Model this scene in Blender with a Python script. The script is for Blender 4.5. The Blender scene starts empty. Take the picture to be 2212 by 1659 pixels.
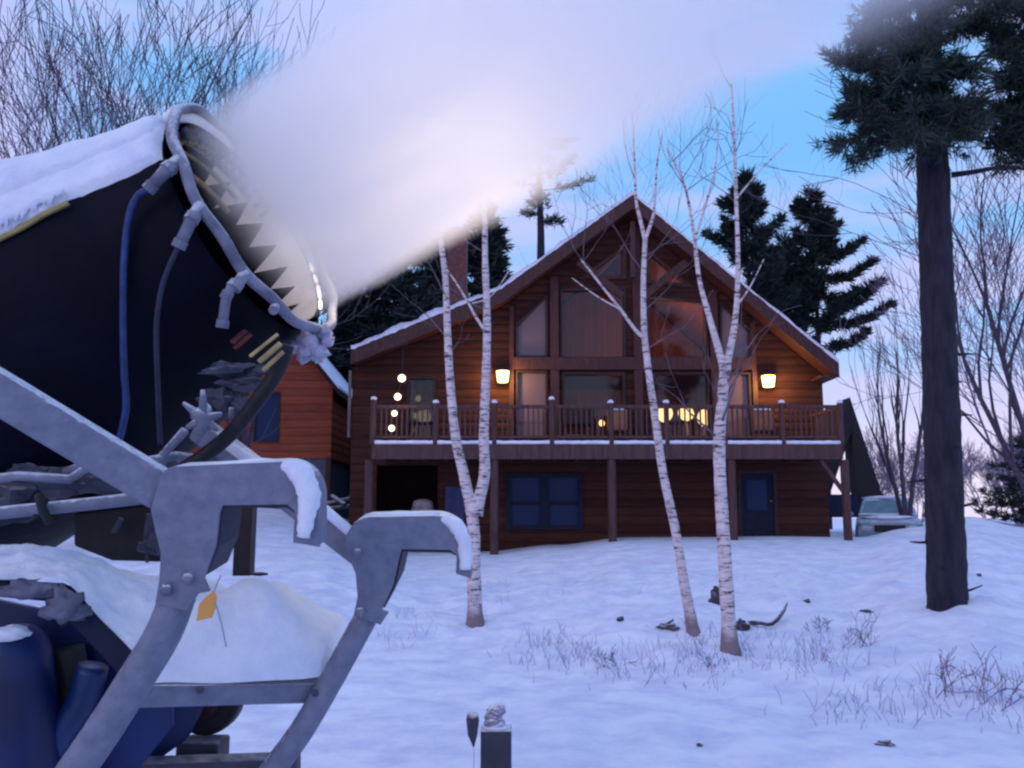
import bpy, bmesh, math, random
from mathutils import Vector, Matrix, noise, geometry

C = bpy.context.scene.collection
R = math.radians
# ------------------------------------------------------------------ camera frame
F = 1916.0; CX = 1106.0; CY = 829.5
PITCH = math.atan(286 / F)
CAM = Vector((0, 0, 1.7))
RIGHT = Vector((1, 0, 0))
FWD = Vector((0, math.cos(PITCH), math.sin(PITCH)))
UP = Vector((0, -math.sin(PITCH), math.cos(PITCH)))
def ray(px, py):
    return FWD + RIGHT * ((px - CX) / F) + UP * ((CY - py) / F)
def at(px, py, Y):
    d = ray(px, py); return CAM + d * (Y / d.y)
def atd(px, py, d):
    return CAM + ray(px, py) * d
def lerp(a, b, t): return a + (b - a) * t
def table(x, pts):
    if x <= pts[0][0]: return pts[0][1]
    for (a, u), (b, v) in zip(pts, pts[1:]):
        if x <= b:
            t = (x - a) / (b - a); t = t * t * (3 - 2 * t)
            return lerp(u, v, t)
    return pts[-1][1]
CREST = [(-.9, 2.3), (-.29, 1.98), (-.21, 1.85), (-.17, 1.45), (-.115, .72), (-.03, .74), (.05, .93), (.127, 1.12),
         (.385, 1.12), (.44, 1.36), (.508, 1.66), (.577, 1.38), (.75, 1.2), (1.2, 1.4)]
def ground(x, y, fine=True):
    a = x / max(y, 4.0)
    zc = table(a, CREST)
    ye = 24.0 if a > -.16 else 29.0
    yb = max(6.4, min(11.6, 11.0 - .85 * x))             # foot of the bank runs diagonally across the view
    t = min(1, max(0, (y - yb) / (ye - yb)))
    s = t ** 1.3 * (1.0 + .12 * math.sin(t * math.pi)) + .10 * min(1, t * 9) * (1 - t)
    s = min(s, 1.06)
    z = zc * s
    if y > 40: z -= (zc + 1.2) * min(1, (y - 40) / 160)
    if y < 8: z -= .0
    z += .06 * noise.noise(Vector((x * .35, y * .35, 0))) * min(1, max(0, y / 8))
    bank = max(0, min(1, (y - yb) / 1.2)) * max(0, min(1, (22 - y) / 6))
    z += bank * (.10 * noise.noise(Vector((x * 1.1, y * 1.1, 3))) + .05 * noise.noise(Vector((x * 2.6, y * 2.6, 5))))
    if fine:
        z += (.008 + .055 * bank) * noise.noise(Vector((x * 5, y * 5, 7))) + (.003 + .022 * bank) * noise.noise(Vector((x * 13, y * 13, 9)))
        # shallow packed track across the lane
        u = y + .85 * min(x, 5.5) if x > -1 else y - .85
        for uc, dp in ((10.3, .035), (9.5, .03), (8.2, .04), (7.6, .02)): z -= dp * math.exp(-((u - uc) / .16) ** 2) - .3 * dp * math.exp(-((u - uc - .3) / .14) ** 2)
    return z
def on_ground(px, py, ymax=60):
    d = ray(px, py); y = 2.0
    while y < ymax:
        p = CAM + d * (y / d.y)
        if p.z <= ground(p.x, p.y): return p
        y += .05
    return p

# ------------------------------------------------------------------ materials
def lin(c):
    return tuple((v / 255 / 12.92) if v / 255 <= .04045 else ((v / 255 + .055) / 1.055) ** 2.4 for v in c)
MATS = {}
def newmat(name):
    m = bpy.data.materials.new(name); m.use_nodes = True
    nt = m.node_tree; nt.nodes.clear()
    return m, nt, nt.nodes.new, nt.links.new
def mat(name, c1, c2=None, rough=.7, scale=8, stretch=(1, 1, 1), metal=0, bump=.3, bscale=None, frost=0, frost_lo=.35,
        dist=.02, coords='Object', detail=6, frostc=(.78, .80, .90), spec=.4):
    if name in MATS: return MATS[name]
    m, nt, N, L = newmat(name)
    out = N('ShaderNodeOutputMaterial'); b = N('ShaderNodeBsdfPrincipled'); L(b.outputs[0], out.inputs[0])
    b.inputs['Roughness'].default_value = rough; b.inputs['Metallic'].default_value = metal
    b.inputs['Specular IOR Level'].default_value = spec
    tc = N('ShaderNodeTexCoord'); mp = N('ShaderNodeMapping'); mp.inputs['Scale'].default_value = stretch
    L(tc.outputs[coords], mp.inputs[0])
    n = N('ShaderNodeTexNoise'); n.inputs['Scale'].default_value = scale; n.inputs['Detail'].default_value = detail
    L(mp.outputs[0], n.inputs[0])
    r = N('ShaderNodeValToRGB'); r.color_ramp.elements[0].position = .33; r.color_ramp.elements[1].position = .68
    c2 = c2 or tuple(x * .6 for x in c1)
    r.color_ramp.elements[0].color = (*c2, 1); r.color_ramp.elements[1].color = (*c1, 1)
    L(n.outputs[0], r.inputs[0]); col = r.outputs[0]
    n2 = N('ShaderNodeTexNoise'); n2.inputs['Scale'].default_value = bscale or scale * 3; n2.inputs['Detail'].default_value = 8
    L(mp.outputs[0], n2.inputs[0])
    if frost > 0:
        g = N('ShaderNodeNewGeometry'); sx = N('ShaderNodeSeparateXYZ'); L(g.outputs['Normal'], sx.inputs[0])
        a = N('ShaderNodeMath'); a.operation = 'MULTIPLY_ADD'; a.inputs[1].default_value = .9; L(n2.outputs[0], a.inputs[0]); L(sx.outputs[2], a.inputs[2])
        mr = N('ShaderNodeMapRange'); mr.inputs[1].default_value = frost_lo + .45; mr.inputs[2].default_value = frost_lo + .85
        mr.inputs[4].default_value = frost
        L(a.outputs[0], mr.inputs[0])
        mx = N('ShaderNodeMix'); mx.data_type = 'RGBA'; L(mr.outputs[0], mx.inputs[0]); L(col, mx.inputs[6]); mx.inputs[7].default_value = (*frostc, 1)
        col = mx.outputs[2]
    L(col, b.inputs['Base Color'])
    bp = N('ShaderNodeBump'); bp.inputs['Strength'].default_value = bump; bp.inputs['Distance'].default_value = dist
    L(n2.outputs[0], bp.inputs['Height']); L(bp.outputs[0], b.inputs['Normal'])
    MATS[name] = m; return m
def emis(name, col, strength):
    if name in MATS: return MATS[name]
    m, nt, N, L = newmat(name)
    out = N('ShaderNodeOutputMaterial'); e = N('ShaderNodeEmission'); e.inputs[0].default_value = (*col, 1)
    tc = N('ShaderNodeTexCoord'); n = N('ShaderNodeTexNoise'); n.inputs['Scale'].default_value = 6; L(tc.outputs['Object'], n.inputs[0])
    mr = N('ShaderNodeMapRange'); mr.inputs[3].default_value = strength * .8; mr.inputs[4].default_value = strength * 1.2
    L(n.outputs[0], mr.inputs[0]); L(mr.outputs[0], e.inputs[1]); L(e.outputs[0], out.inputs[0])
    MATS[name] = m; return m
def logmat(name, c1, c2, period, axis='z', bump=.7, dist=.03):
    """horizontal log / board courses: colour variation plus rounded course profile"""
    m, nt, N, L = newmat(name)
    out = N('ShaderNodeOutputMaterial'); b = N('ShaderNodeBsdfPrincipled'); L(b.outputs[0], out.inputs[0])
    b.inputs['Roughness'].default_value = .9; b.inputs['Specular IOR Level'].default_value = .12
    tc = N('ShaderNodeTexCoord'); sx = N('ShaderNodeSeparateXYZ'); L(tc.outputs['Object'], sx.inputs[0])
    mu = N('ShaderNodeMath'); mu.operation = 'DIVIDE'; mu.inputs[1].default_value = period
    L(sx.outputs[{'x': 0, 'y': 1, 'z': 2}[axis]], mu.inputs[0])
    fr = N('ShaderNodeMath'); fr.operation = 'FRACT'; L(mu.outputs[0], fr.inputs[0])
    sb = N('ShaderNodeMath'); sb.operation = 'SUBTRACT'; sb.inputs[1].default_value = .5; L(fr.outputs[0], sb.inputs[0])
    sq = N('ShaderNodeMath'); sq.operation = 'MULTIPLY'; L(sb.outputs[0], sq.inputs[0]); L(sb.outputs[0], sq.inputs[1])   # 0..0.25
    pr = N('ShaderNodeMapRange'); pr.inputs[1].default_value = 0; pr.inputs[2].default_value = .25; pr.inputs[3].default_value = 1; pr.inputs[4].default_value = 0
    L(sq.outputs[0], pr.inputs[0])
    fl = N('ShaderNodeMath'); fl.operation = 'FLOOR'; L(mu.outputs[0], fl.inputs[0])
    wn = N('ShaderNodeTexWhiteNoise'); wn.noise_dimensions = '1D'; L(fl.outputs[0], wn.inputs['W'])
    mp = N('ShaderNodeMapping'); mp.inputs['Scale'].default_value = (.6, .6, 6) if axis == 'z' else (6, .6, .6); L(tc.outputs['Object'], mp.inputs[0])
    n = N('ShaderNodeTexNoise'); n.inputs['Scale'].default_value = 3; n.inputs['Detail'].default_value = 8; L(mp.outputs[0], n.inputs[0])
    ad = N('ShaderNodeMath'); ad.operation = 'MULTIPLY_ADD'; ad.inputs[1].default_value = .35; L(wn.outputs[0], ad.inputs[0]); L(n.outputs[0], ad.inputs[2])
    r = N('ShaderNodeValToRGB'); r.color_ramp.elements[0].position = .35; r.color_ramp.elements[1].position = .95
    r.color_ramp.elements[0].color = (*c2, 1); r.color_ramp.elements[1].color = (*c1, 1); L(ad.outputs[0], r.inputs[0])
    # dark joint between courses
    mr = N('ShaderNodeMapRange'); mr.inputs[1].default_value = 0; mr.inputs[2].default_value = .35; mr.inputs[3].default_value = .55; mr.inputs[4].default_value = 1
    L(pr.outputs[0], mr.inputs[0])
    mx = N('ShaderNodeMix'); mx.data_type = 'RGBA'; mx.blend_type = 'MULTIPLY'; mx.inputs[0].default_value = 1
    L(r.outputs[0], mx.inputs[6]); L(mr.outputs[0], mx.inputs[7]); L(mx.outputs[2], b.inputs['Base Color'])
    bp = N('ShaderNodeBump'); bp.inputs['Strength'].default_value = bump; bp.inputs['Distance'].default_value = dist
    L(pr.outputs[0], bp.inputs['Height']); L(bp.outputs[0], b.inputs['Normal'])
    MATS[name] = m; return m
def glassmat(name, tint, rough=.05, trans=.5, frost=(.12, .14, .2), ior=1.5):
    m, nt, N, L = newmat(name)
    out = N('ShaderNodeOutputMaterial'); tr = N('ShaderNodeBsdfTransparent'); tr.inputs[0].default_value = (*tint, 1)
    gl = N('ShaderNodeBsdfGlossy'); gl.inputs['Roughness'].default_value = rough; gl.inputs[0].default_value = (.8, .8, .8, 1)
    df = N('ShaderNodeBsdfDiffuse'); df.inputs[0].default_value = (*frost, 1)
    tc = N('ShaderNodeTexCoord'); n = N('ShaderNodeTexNoise'); n.inputs['Scale'].default_value = 1.5; L(tc.outputs['Object'], n.inputs[0])
    bp = N('ShaderNodeBump'); bp.inputs['Strength'].default_value = .15; bp.inputs['Distance'].default_value = .02; L(n.outputs[0], bp.inputs['Height']); L(bp.outputs[0], gl.inputs['Normal'])
    m1 = N('ShaderNodeMixShader'); m1.inputs[0].default_value = 1 - trans; L(tr.outputs[0], m1.inputs[1]); L(df.outputs[0], m1.inputs[2])
    fr = N('ShaderNodeFresnel'); fr.inputs[0].default_value = ior
    m2 = N('ShaderNodeMixShader'); L(fr.outputs[0], m2.inputs[0]); L(m1.outputs[0], m2.inputs[1]); L(gl.outputs[0], m2.inputs[2])
    L(m2.outputs[0], out.inputs[0]); MATS[name] = m; return m
def birchmat():
    m, nt, N, L = newmat('birch_bark')
    out = N('ShaderNodeOutputMaterial'); b = N('ShaderNodeBsdfPrincipled'); L(b.outputs[0], out.inputs[0]); b.inputs['Roughness'].default_value = .75
    tc = N('ShaderNodeTexCoord'); mp = N('ShaderNodeMapping'); mp.inputs['Scale'].default_value = (3.5, 3.5, 16); L(tc.outputs['Object'], mp.inputs[0])
    n = N('ShaderNodeTexNoise'); n.inputs['Scale'].default_value = 1.6; n.inputs['Detail'].default_value = 5; n.inputs['Roughness'].default_value = .7; L(mp.outputs[0], n.inputs[0])
    r = N('ShaderNodeValToRGB'); e = r.color_ramp.elements; e[0].position = .385; e[0].color = (.03, .025, .03, 1); e[1].position = .47; e[1].color = (.50, .42, .46, 1)
    x = e.new(.62); x.color = (.66, .57, .62, 1); L(n.outputs[0], r.inputs[0])
    # darker, pinkish foot
    sx = N('ShaderNodeSeparateXYZ'); L(tc.outputs['Object'], sx.inputs[0])
    n2 = N('ShaderNodeTexNoise'); n2.inputs['Scale'].default_value = 5; L(tc.outputs['Object'], n2.inputs[0])
    ad = N('ShaderNodeMath'); ad.operation = 'MULTIPLY_ADD'; ad.inputs[1].default_value = -.5; L(n2.outputs[0], ad.inputs[0]); L(sx.outputs[2], ad.inputs[2])
    mr = N('ShaderNodeMapRange'); mr.inputs[1].default_value = -.1; mr.inputs[2].default_value = .12; L(ad.outputs[0], mr.inputs[0])
    mx = N('ShaderNodeMix'); mx.data_type = 'RGBA'; L(mr.outputs[0], mx.inputs[0]); mx.inputs[6].default_value = (.20, .14, .16, 1); L(r.outputs[0], mx.inputs[7])
    L(mx.outputs[2], b.inputs['Base Color'])
    bp = N('ShaderNodeBump'); bp.inputs['Strength'].default_value = .4; bp.inputs['Distance'].default_value = .01; L(n.outputs[0], bp.inputs['Height']); L(bp.outputs[0], b.inputs['Normal'])
    MATS['birch_bark'] = m; return m
def snowmat(name='snow', c=(.83, .83, .96), c2=(.64, .64, .84), sc=9, bd=.03, bump=.7):
    m, nt, N, L = newmat(name)
    out = N('ShaderNodeOutputMaterial'); b = N('ShaderNodeBsdfPrincipled'); L(b.outputs[0], out.inputs[0])
    b.inputs['Roughness'].default_value = .85; b.inputs['Specular IOR Level'].default_value = .15
    tc = N('ShaderNodeTexCoord')
    n = N('ShaderNodeTexNoise'); n.inputs['Scale'].default_value = sc * .25; n.inputs['Detail'].default_value = 9; n.inputs['Roughness'].default_value = .65; L(tc.outputs['Object'], n.inputs[0])
    r = N('ShaderNodeValToRGB'); r.color_ramp.elements[0].position = .35; r.color_ramp.elements[1].position = .6
    r.color_ramp.elements[0].color = (*c2, 1); r.color_ramp.elements[1].color = (*c, 1); L(n.outputs[0], r.inputs[0]); L(r.outputs[0], b.inputs['Base Color'])
    n2 = N('ShaderNodeTexNoise'); n2.inputs['Scale'].default_value = sc; n2.inputs['Detail'].default_value = 10; n2.inputs['Roughness'].default_value = .7; L(tc.outputs['Object'], n2.inputs[0])
    bp = N('ShaderNodeBump'); bp.inputs['Strength'].default_value = bump; bp.inputs['Distance'].default_value = bd; L(n2.outputs[0], bp.inputs['Height']); L(bp.outputs[0], b.inputs['Normal'])
    MATS[name] = m; return m

SNOW = snowmat()
SNOWP = snowmat('snow_pack', (.86, .89, .99), (.70, .75, .94), 26, .015, .9)
FLANGE = mat('shaded_steel', (.020, .026, .06), (.010, .013, .035), .6, 7, bump=.35, bscale=60, dist=.006)  # shade on the bracket's inner faces put into a darker steel colour
STEEL = mat('frosted_steel', (.175, .19, .27), (.12, .135, .205), .65, 24, bump=.9, bscale=60, frost=.8, frost_lo=.5, dist=.006)
STEELD = mat('dark_steel', (.05, .055, .09), (.02, .022, .045), .6, 9, bump=.3, frost=.35, frost_lo=.7, dist=.006)
RINGM = mat('frosted_pipe', (.22, .23, .31), (.10, .11, .17), .7, 14, bump=.6, bscale=70, frost=.6, frost_lo=.3, dist=.006)
BARREL = mat('barrel_cover', (.0024, .0031, .013), (.0008, .0010, .0045), .6, 3, bump=.5, bscale=5, dist=.03, spec=.09)
INNER = mat('barrel_lining', (.0012, .0012, .003), (.0005, .0005, .001), .9, 4, bump=.2, spec=.0)
FROST = mat('rim_frost', (.80, .74, .72), (.60, .55, .56), .8, 9, bump=.6, bscale=60, dist=.006)
BLUE = mat('blue_paint', (.004, .020, .125), (.0012, .004, .028), .45, 3, bump=.2, frost=.6, frost_lo=.75, dist=.005)
BLUEH = mat('blue_hose', (.015, .045, .19), (.006, .02, .09), .5, 30, bump=.4, dist=.003)
BLACK = mat('black_rubber', (.008, .008, .015), (.003, .003, .006), .6, 12, bump=.3, frost=.25, frost_lo=.8)
YELL = mat('yellow_trim', (.45, .37, .13), (.25, .2, .09), .5, 20, bump=.2)
RUST = mat('red_decal', (.18, .03, .02), (.05, .01, .01), .6, 15, bump=.2)
BRASS = mat('brass', (.42, .30, .12), (.18, .13, .06), .35, 15, metal=.6, bump=.2)
ORANGE = mat('orange_tag', (.62, .30, .07), (.50, .23, .05), .6, 10, bump=.1)
BARK = mat('pine_bark', (.028, .025, .045), (.009, .008, .018), .9, 10, (1, 1, .25), bump=1, bscale=18, dist=.05)
TWIG = mat('twig_bark', (.080, .060, .090), (.04, .032, .055), .9, 10, bump=.3)
TWIGP = mat('twig_bark_mauve', (.24, .18, .27), (.15, .11, .19), .9, 10, bump=.3)
NEED = mat('pine_needles', (.016, .030, .030), (.006, .012, .017), .7, 3, bump=0)
NEEDG = mat('pine_needles_green', (.030, .055, .045), (.010, .02, .024), .7, 2.5, bump=0)
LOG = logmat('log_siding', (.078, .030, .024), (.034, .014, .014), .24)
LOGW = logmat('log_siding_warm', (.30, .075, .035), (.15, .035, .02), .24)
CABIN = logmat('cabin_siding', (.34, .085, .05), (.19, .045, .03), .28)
VBOARD = logmat('board_soffit', (.40, .12, .04), (.24, .07, .025), .16, 'x', .5, .02)
WOOD = mat('stained_wood', (.075, .020, .022), (.034, .010, .013), .65, 3, (4, 4, 1), bump=.4, dist=.01)
WOODL = mat('log_post', (.095, .042, .046), (.048, .022, .026), .7, 3, (5, 5, .7), bump=.5, dist=.02)
DARKW = mat('dark_trim', (.035, .018, .022), (.018, .01, .014), .7, 5, bump=.3)
NAVY = mat('navy_frame', (.005, .010, .045), (.003, .005, .02), .8, 6, bump=.1)
FOUND = mat('concrete', (.10, .11, .17), (.06, .07, .11), .85, 5, bump=.4)
ROOFM = mat('shingle', (.022, .016, .022), (.010, .009, .013), .85, 12, bump=.5)
GLASS = glassmat('window_glass', (.75, .75, .8), trans=.75, frost=(.02, .018, .03))
GLASSB = glassmat('blind_glass', (.3, .3, .35), trans=.1, frost=(.145, .095, .125))
GLASSN = glassmat('basement_glass', (.3, .35, .45), .25, trans=.1, frost=(.022, .042, .115), ior=1.18)
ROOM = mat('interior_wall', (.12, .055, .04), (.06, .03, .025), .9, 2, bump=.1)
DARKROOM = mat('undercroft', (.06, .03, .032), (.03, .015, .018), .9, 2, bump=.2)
BIRCH = birchmat()
TARP = mat('tarp', (.40, .33, .38), (.2, .16, .2), .7, 6, bump=.6)
BLUEDOOR = mat('blue_door', (.03, .04, .16), (.02, .025, .1), .6, 4, bump=.1)
CARM = mat('car_paint', (.22, .27, .36), (.15, .19, .27), .35, 4, metal=.3, bump=.05, frost=.5, frost_lo=.5)
CARG = mat('car_glass', (.12, .17, .25), (.08, .12, .19), .15, 4, bump=.05, spec=.6)
ROCK = mat('rock', (.09, .07, .10), (.04, .03, .05), .9, 8, bump=.8, frost=.5, frost_lo=.6)
GRASS = mat('dry_grass', (.36, .33, .50), (.20, .18, .30), .9, 5, bump=0)
POSTM = mat('grey_post', (.045, .045, .075), (.025, .025, .045), .7, 6, bump=.5, frost=.7, frost_lo=.4, dist=.006)
BULB = emis('bulb_glow', (1, .80, .50), 4)
LAMPG = emis('lantern_glow', (1, .62, .20), 7)
INLAMP = emis('indoor_glow', (1, .60, .22), 6)
RIMGLOW = emis('rim_glint', (1, .88, .76), 2.6)  # glow standing in for light caught on the gun's lip

# ------------------------------------------------------------------ mesh builder
class MB:
    def __init__(s): s.v = []; s.f = []; s.o = Vector((0, 0, 0))
    def add(s, vs, fs):
        k = len(s.v); s.v += [Vector(v) for v in vs]; s.f += [tuple(i + k for i in f) for f in fs]
    def box(s, a, b):
        (x0, y0, z0), (x1, y1, z1) = a, b
        x0, x1 = sorted((x0, x1)); y0, y1 = sorted((y0, y1)); z0, z1 = sorted((z0, z1))
        s.add([(x0, y0, z0), (x1, y0, z0), (x1, y1, z0), (x0, y1, z0), (x0, y0, z1), (x1, y0, z1), (x1, y1, z1), (x0, y1, z1)],
              [(0, 3, 2, 1), (4, 5, 6, 7), (0, 1, 5, 4), (1, 2, 6, 5), (2, 3, 7, 6), (3, 0, 4, 7)])
    def beam(s, p, q, w, h, upv=Vector((0, 0, 1))):
        p = Vector(p); q = Vector(q); d = (q - p).normalized(); a = d.cross(upv)
        if a.length < 1e-4: a = d.cross(Vector((0, 1, 0)))
        a.normalize(); b = a.cross(d).normalized(); a *= w / 2; b *= h / 2
        s.add([p - a - b, p + a - b, p + a + b, p - a + b, q - a - b, q + a - b, q + a + b, q - a + b],
              [(0, 1, 2, 3), (7, 6, 5, 4), (0, 4, 5, 1), (1, 5, 6, 2), (2, 6, 7, 3), (3, 7, 4, 0)])
    def tube(s, pts, rad, n=8, cap=True, jit=0, rng=random):
        pts = [Vector(p) for p in pts]
        if not hasattr(rad, '__len__'): rad = [rad] * len(pts)
        k = len(s.v); ref = None
        for i, p in enumerate(pts):
            d = (pts[min(i + 1, len(pts) - 1)] - pts[max(i - 1, 0)])
            if d.length < 1e-7: d = Vector((0, 0, 1))
            d.normalize()
            if ref is None:
                ref = d.orthogonal().normalized()
            else:
                ref = (ref - d * ref.dot(d));
                if ref.length < 1e-5: ref = d.orthogonal()
                ref.normalize()
            b = d.cross(ref)
            for j in range(n):
                t = 2 * math.pi * j / n; rr = rad[i] * (1 + (rng.uniform(-jit, jit) if jit else 0))
                s.v.append(p + ref * (math.cos(t) * rr) + b * (math.sin(t) * rr))
        for i in range(len(pts) - 1):
            for j in range(n):
                a = k + i * n + j; b2 = k + i * n + (j + 1) % n
                s.f.append((a, b2, b2 + n, a + n))
        if cap:
            s.f.append(tuple(k + j for j in reversed(range(n)))); e = k + (len(pts) - 1) * n
            s.f.append(tuple(e + j for j in range(n)))
    def prism(s, poly, off):
        """poly: list of 3D points (planar), off: extrusion vector; concave ok"""
        poly = [Vector(p) for p in poly]; n = len(poly)
        tris = geometry.tessellate_polygon([poly])
        k = len(s.v); s.v += poly + [p + off for p in poly]
        for t in tris: s.f.append(tuple(k + i for i in t)); s.f.append(tuple(k + n + i for i in reversed(t)))
        for i in range(n): j = (i + 1) % n; s.f.append((k + i, k + j, k + n + j, k + n + i))
    def holed(s, outer, holes, off):
        loops = [[Vector(p) for p in outer]] + [[Vector(p) for p in h] for h in holes]
        flat = [p for l in loops for p in l]; n = len(flat); k = len(s.v)
        s.v += flat + [p + off for p in flat]
        for t in geometry.tessellate_polygon(loops): s.f.append(tuple(k + i for i in t)); s.f.append(tuple(k + n + i for i in reversed(t)))
        b = k
        for l in loops:
            m = len(l)
            for i in range(m): j = (i + 1) % m; s.f.append((b + i, b + j, b + n + j, b + n + i))
            b += m
    def blob(s, c, r, rng, n=10, m=7, rough=.2, sq=(1, 1, 1)):
        c = Vector(c); k = len(s.v); sd = rng.random() * 50
        for i in range(m + 1):
            ph = math.pi * i / m
            for j in range(n):
                th = 2 * math.pi * j / n
                d = Vector((math.sin(ph) * math.cos(th), math.sin(ph) * math.sin(th), math.cos(ph)))
                rr = r * (1 + rough * 1.6 * noise.noise(d * 1.7 + Vector((sd, 0, 0))))
                s.v.append(c + Vector((d.x * sq[0], d.y * sq[1], d.z * sq[2])) * rr)
        for i in range(m):
            for j in range(n):
                a = k + i * n + j; b = k + i * n + (j + 1) % n; s.f.append((a, a + n, b + n, b))
    def build(s, name, m, parent=None, smooth=False, bevel=0, sub=0, recalc=True, autosm=None):
        o0 = Vector((0, 0, 0))
        if parent is not None:
            w = parent; 
            while w is not None: o0 = o0 + w.location; w = w.parent
        else:
            if s.v:
                xs = [v.x for v in s.v]; ys = [v.y for v in s.v]
                o0 = Vector(((min(xs) + max(xs)) / 2, (min(ys) + max(ys)) / 2, min(v.z for v in s.v)))
        me = bpy.data.meshes.new(name); me.from_pydata([v - o0 for v in s.v], [], s.f)
        me.materials.append(m)
        if recalc:
            bm = bmesh.new(); bm.from_mesh(me); bmesh.ops.recalc_face_normals(bm, faces=bm.faces); bm.to_mesh(me); bm.free()
        me.update()
        if smooth: me.polygons.foreach_set('use_smooth', [True] * len(me.polygons))
        o = bpy.data.objects.new(name, me); C.objects.link(o)
        if parent is not None: o.parent = parent
        else: o.location = o0
        if bevel:
            b = o.modifiers.new('bevel', 'BEVEL'); b.width = bevel; b.segments = 3; b.limit_method = 'ANGLE'; b.angle_limit = R(40)
        if sub:
            q = o.modifiers.new('sub', 'SUBSURF'); q.levels = q.render_levels = sub
        return o
def tag(o, label=None, cat=None, group=None, kind=None):
    if label: o['label'] = label
    if cat: o['category'] = cat
    if group: o['group'] = group
    if kind: o['kind'] = kind
    return o
def empty(name, loc, label, cat, group=None):
    o = bpy.data.objects.new(name, None); C.objects.link(o); o.location = loc; o.empty_display_size = .2
    return tag(o, label, cat, group)
def copy_tree(o, parent=None):
    c = o.copy(); C.objects.link(c)
    if parent is not None: c.parent = parent
    for ch in list(o.children): copy_tree(ch, c)
    return c
def smooth_path(pts, n=6):
    pts = [Vector(p) for p in pts]; out = []
    for i in range(len(pts) - 1):
        p0 = pts[max(i - 1, 0)]; p1 = pts[i]; p2 = pts[i + 1]; p3 = pts[min(i + 2, len(pts) - 1)]
        for k in range(n):
            t = k / n
            out.append(.5 * ((2 * p1) + (p2 - p0) * t + (2 * p0 - 5 * p1 + 4 * p2 - p3) * t * t + (3 * p1 - p0 - 3 * p2 + p3) * t ** 3))
    out.append(pts[-1]); return out
def smooth_vals(vals, n=6):
    out = []
    for a, b in zip(vals, vals[1:]): out += [lerp(a, b, k / n) for k in range(n)]
    return out + [vals[-1]]

# ------------------------------------------------------------------ ground
def make_ground():
    m = MB(); xs = []; ys = []
    nx = 300; ny = 330
    for i in range(nx): u = (i / (nx - 1) * 2 - 1); xs.append(math.sinh(u * 7.2) / math.sinh(7.2) * 1500 * .35 + u * 16)
    for j in range(ny):
        u = j / (ny - 1)
        ys.append(-30 + 38 * min(u / .2, 1) if u < .2 else 8 + 26 * ((u - .2) / .65) if u < .85 else 34 + (math.exp((u - .85) / .15 * 4.5) - 1) / (math.exp(4.5) - 1) * 1500)
    m.v = [Vector((x, y, ground(x, y))) for y in ys for x in xs]
    m.f = [(j * nx + i, j * nx + i + 1, (j + 1) * nx + i + 1, (j + 1) * nx + i) for j in range(ny - 1) for i in range(nx - 1)]
    o = m.build('snowy_ground', SNOW, smooth=True, recalc=False)
    tag(o, kind='structure')
make_ground()

# ------------------------------------------------------------------ the log house
YW = 25.3; YR = 24.4; YD = 23.2
def X(px, py, Y): return at(px, py, Y).x
def Z(py, Y): return at(CX, py, Y).z
house = empty('log_house', (2.2, YW, 1.0), 'large brown log house with a peaked gable, wide front deck and snow-edged roof', 'house')
peak = at(1366, 418, YR); kink = at(1082, 622, YR); lend = at(762, 752, YR); rend = at(1812, 782, YR)
WL, WR, ZB = -4.6, 8.95, .35
ZD = Z(957, YD)                                   # deck top
def roofz(x):
    if x > peak.x: return lerp(peak.z, rend.z, (x - peak.x) / (rend.x - peak.x))
    if x > kink.x: return lerp(kink.z, peak.z, (x - kink.x) / (peak.x - kink.x))
    return lerp(lend.z, kink.z, (x - lend.x) / (kink.x - lend.x))
TH = .34
holes = []; wins = []
def rect(px0, py0, px1, py1, Y=YW):
    pm = (py0 + py1) / 2
    return X(px0, pm, Y), Z(py1, Y), X(px1, pm, Y), Z(py0, Y)
def quad(r): x0, z0, x1, z1 = r; return [(x0, z0), (x1, z0), (x1, z1), (x0, z1)]
def pxpoly(l, Y=YW):
    return [(at(a, b, Y).x, at(a, b, Y).z) for a, b in l]
upper = [
 ('trap', pxpoly([(1115, 772), (1182, 772), (1182, 640), (1115, 700)]), GLASSB),
 ('pane', quad(rect(1115, 802, 1182, 945)), GLASSB),
 ('big', quad(rect(1216, 806, 1350, 950)), GLASS),
 ('bigup', pxpoly([(1212, 775), (1350, 775), (1350, 622), (1212, 626)]), GLASS),
 ('tri', pxpoly([(1252, 603), (1352, 603), (1352, 528)]), GLASS), ('tri', pxpoly([(1398, 612), (1500, 622), (1398, 540)]), GLASS),
 ('big', quad(rect(1404, 806, 1532, 950)), GLASS),
 ('bigup', pxpoly([(1400, 775), (1528, 775), (1524, 650), (1398, 640)]), GLASS),
 ('trap', pxpoly([(1555, 780), (1620, 780), (1620, 712), (1555, 655)]), GLASSB),
 ('pane', quad(rect(1558, 806, 1622, 945)), GLASSB),
 ('pane', quad(rect(880, 815, 940, 950)), GLASS),
]
lower = [('double', quad(rect(1095, 1024, 1257, 1142)), GLASSN), ('door', quad(rect(1602, 1022, 1672, 1160)), GLASSN),
         ('opening', quad(rect(812, 1005, 945, 1150)), None)]
outer = [(WL, YW, ZB), (WR, YW, ZB), (WR, YW, roofz(WR) - TH - .02), (peak.x, YW, peak.z - TH - .02), (kink.x, YW, kink.z - TH - .02), (WL, YW, roofz(WL) - TH - .02)]
m = MB(); m.holed(outer, [[(x, YW, z) for x, z in p] for _, p, _ in upper + lower], Vector((0, .22, 0)))
m.build('wall', LOG, house)
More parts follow.
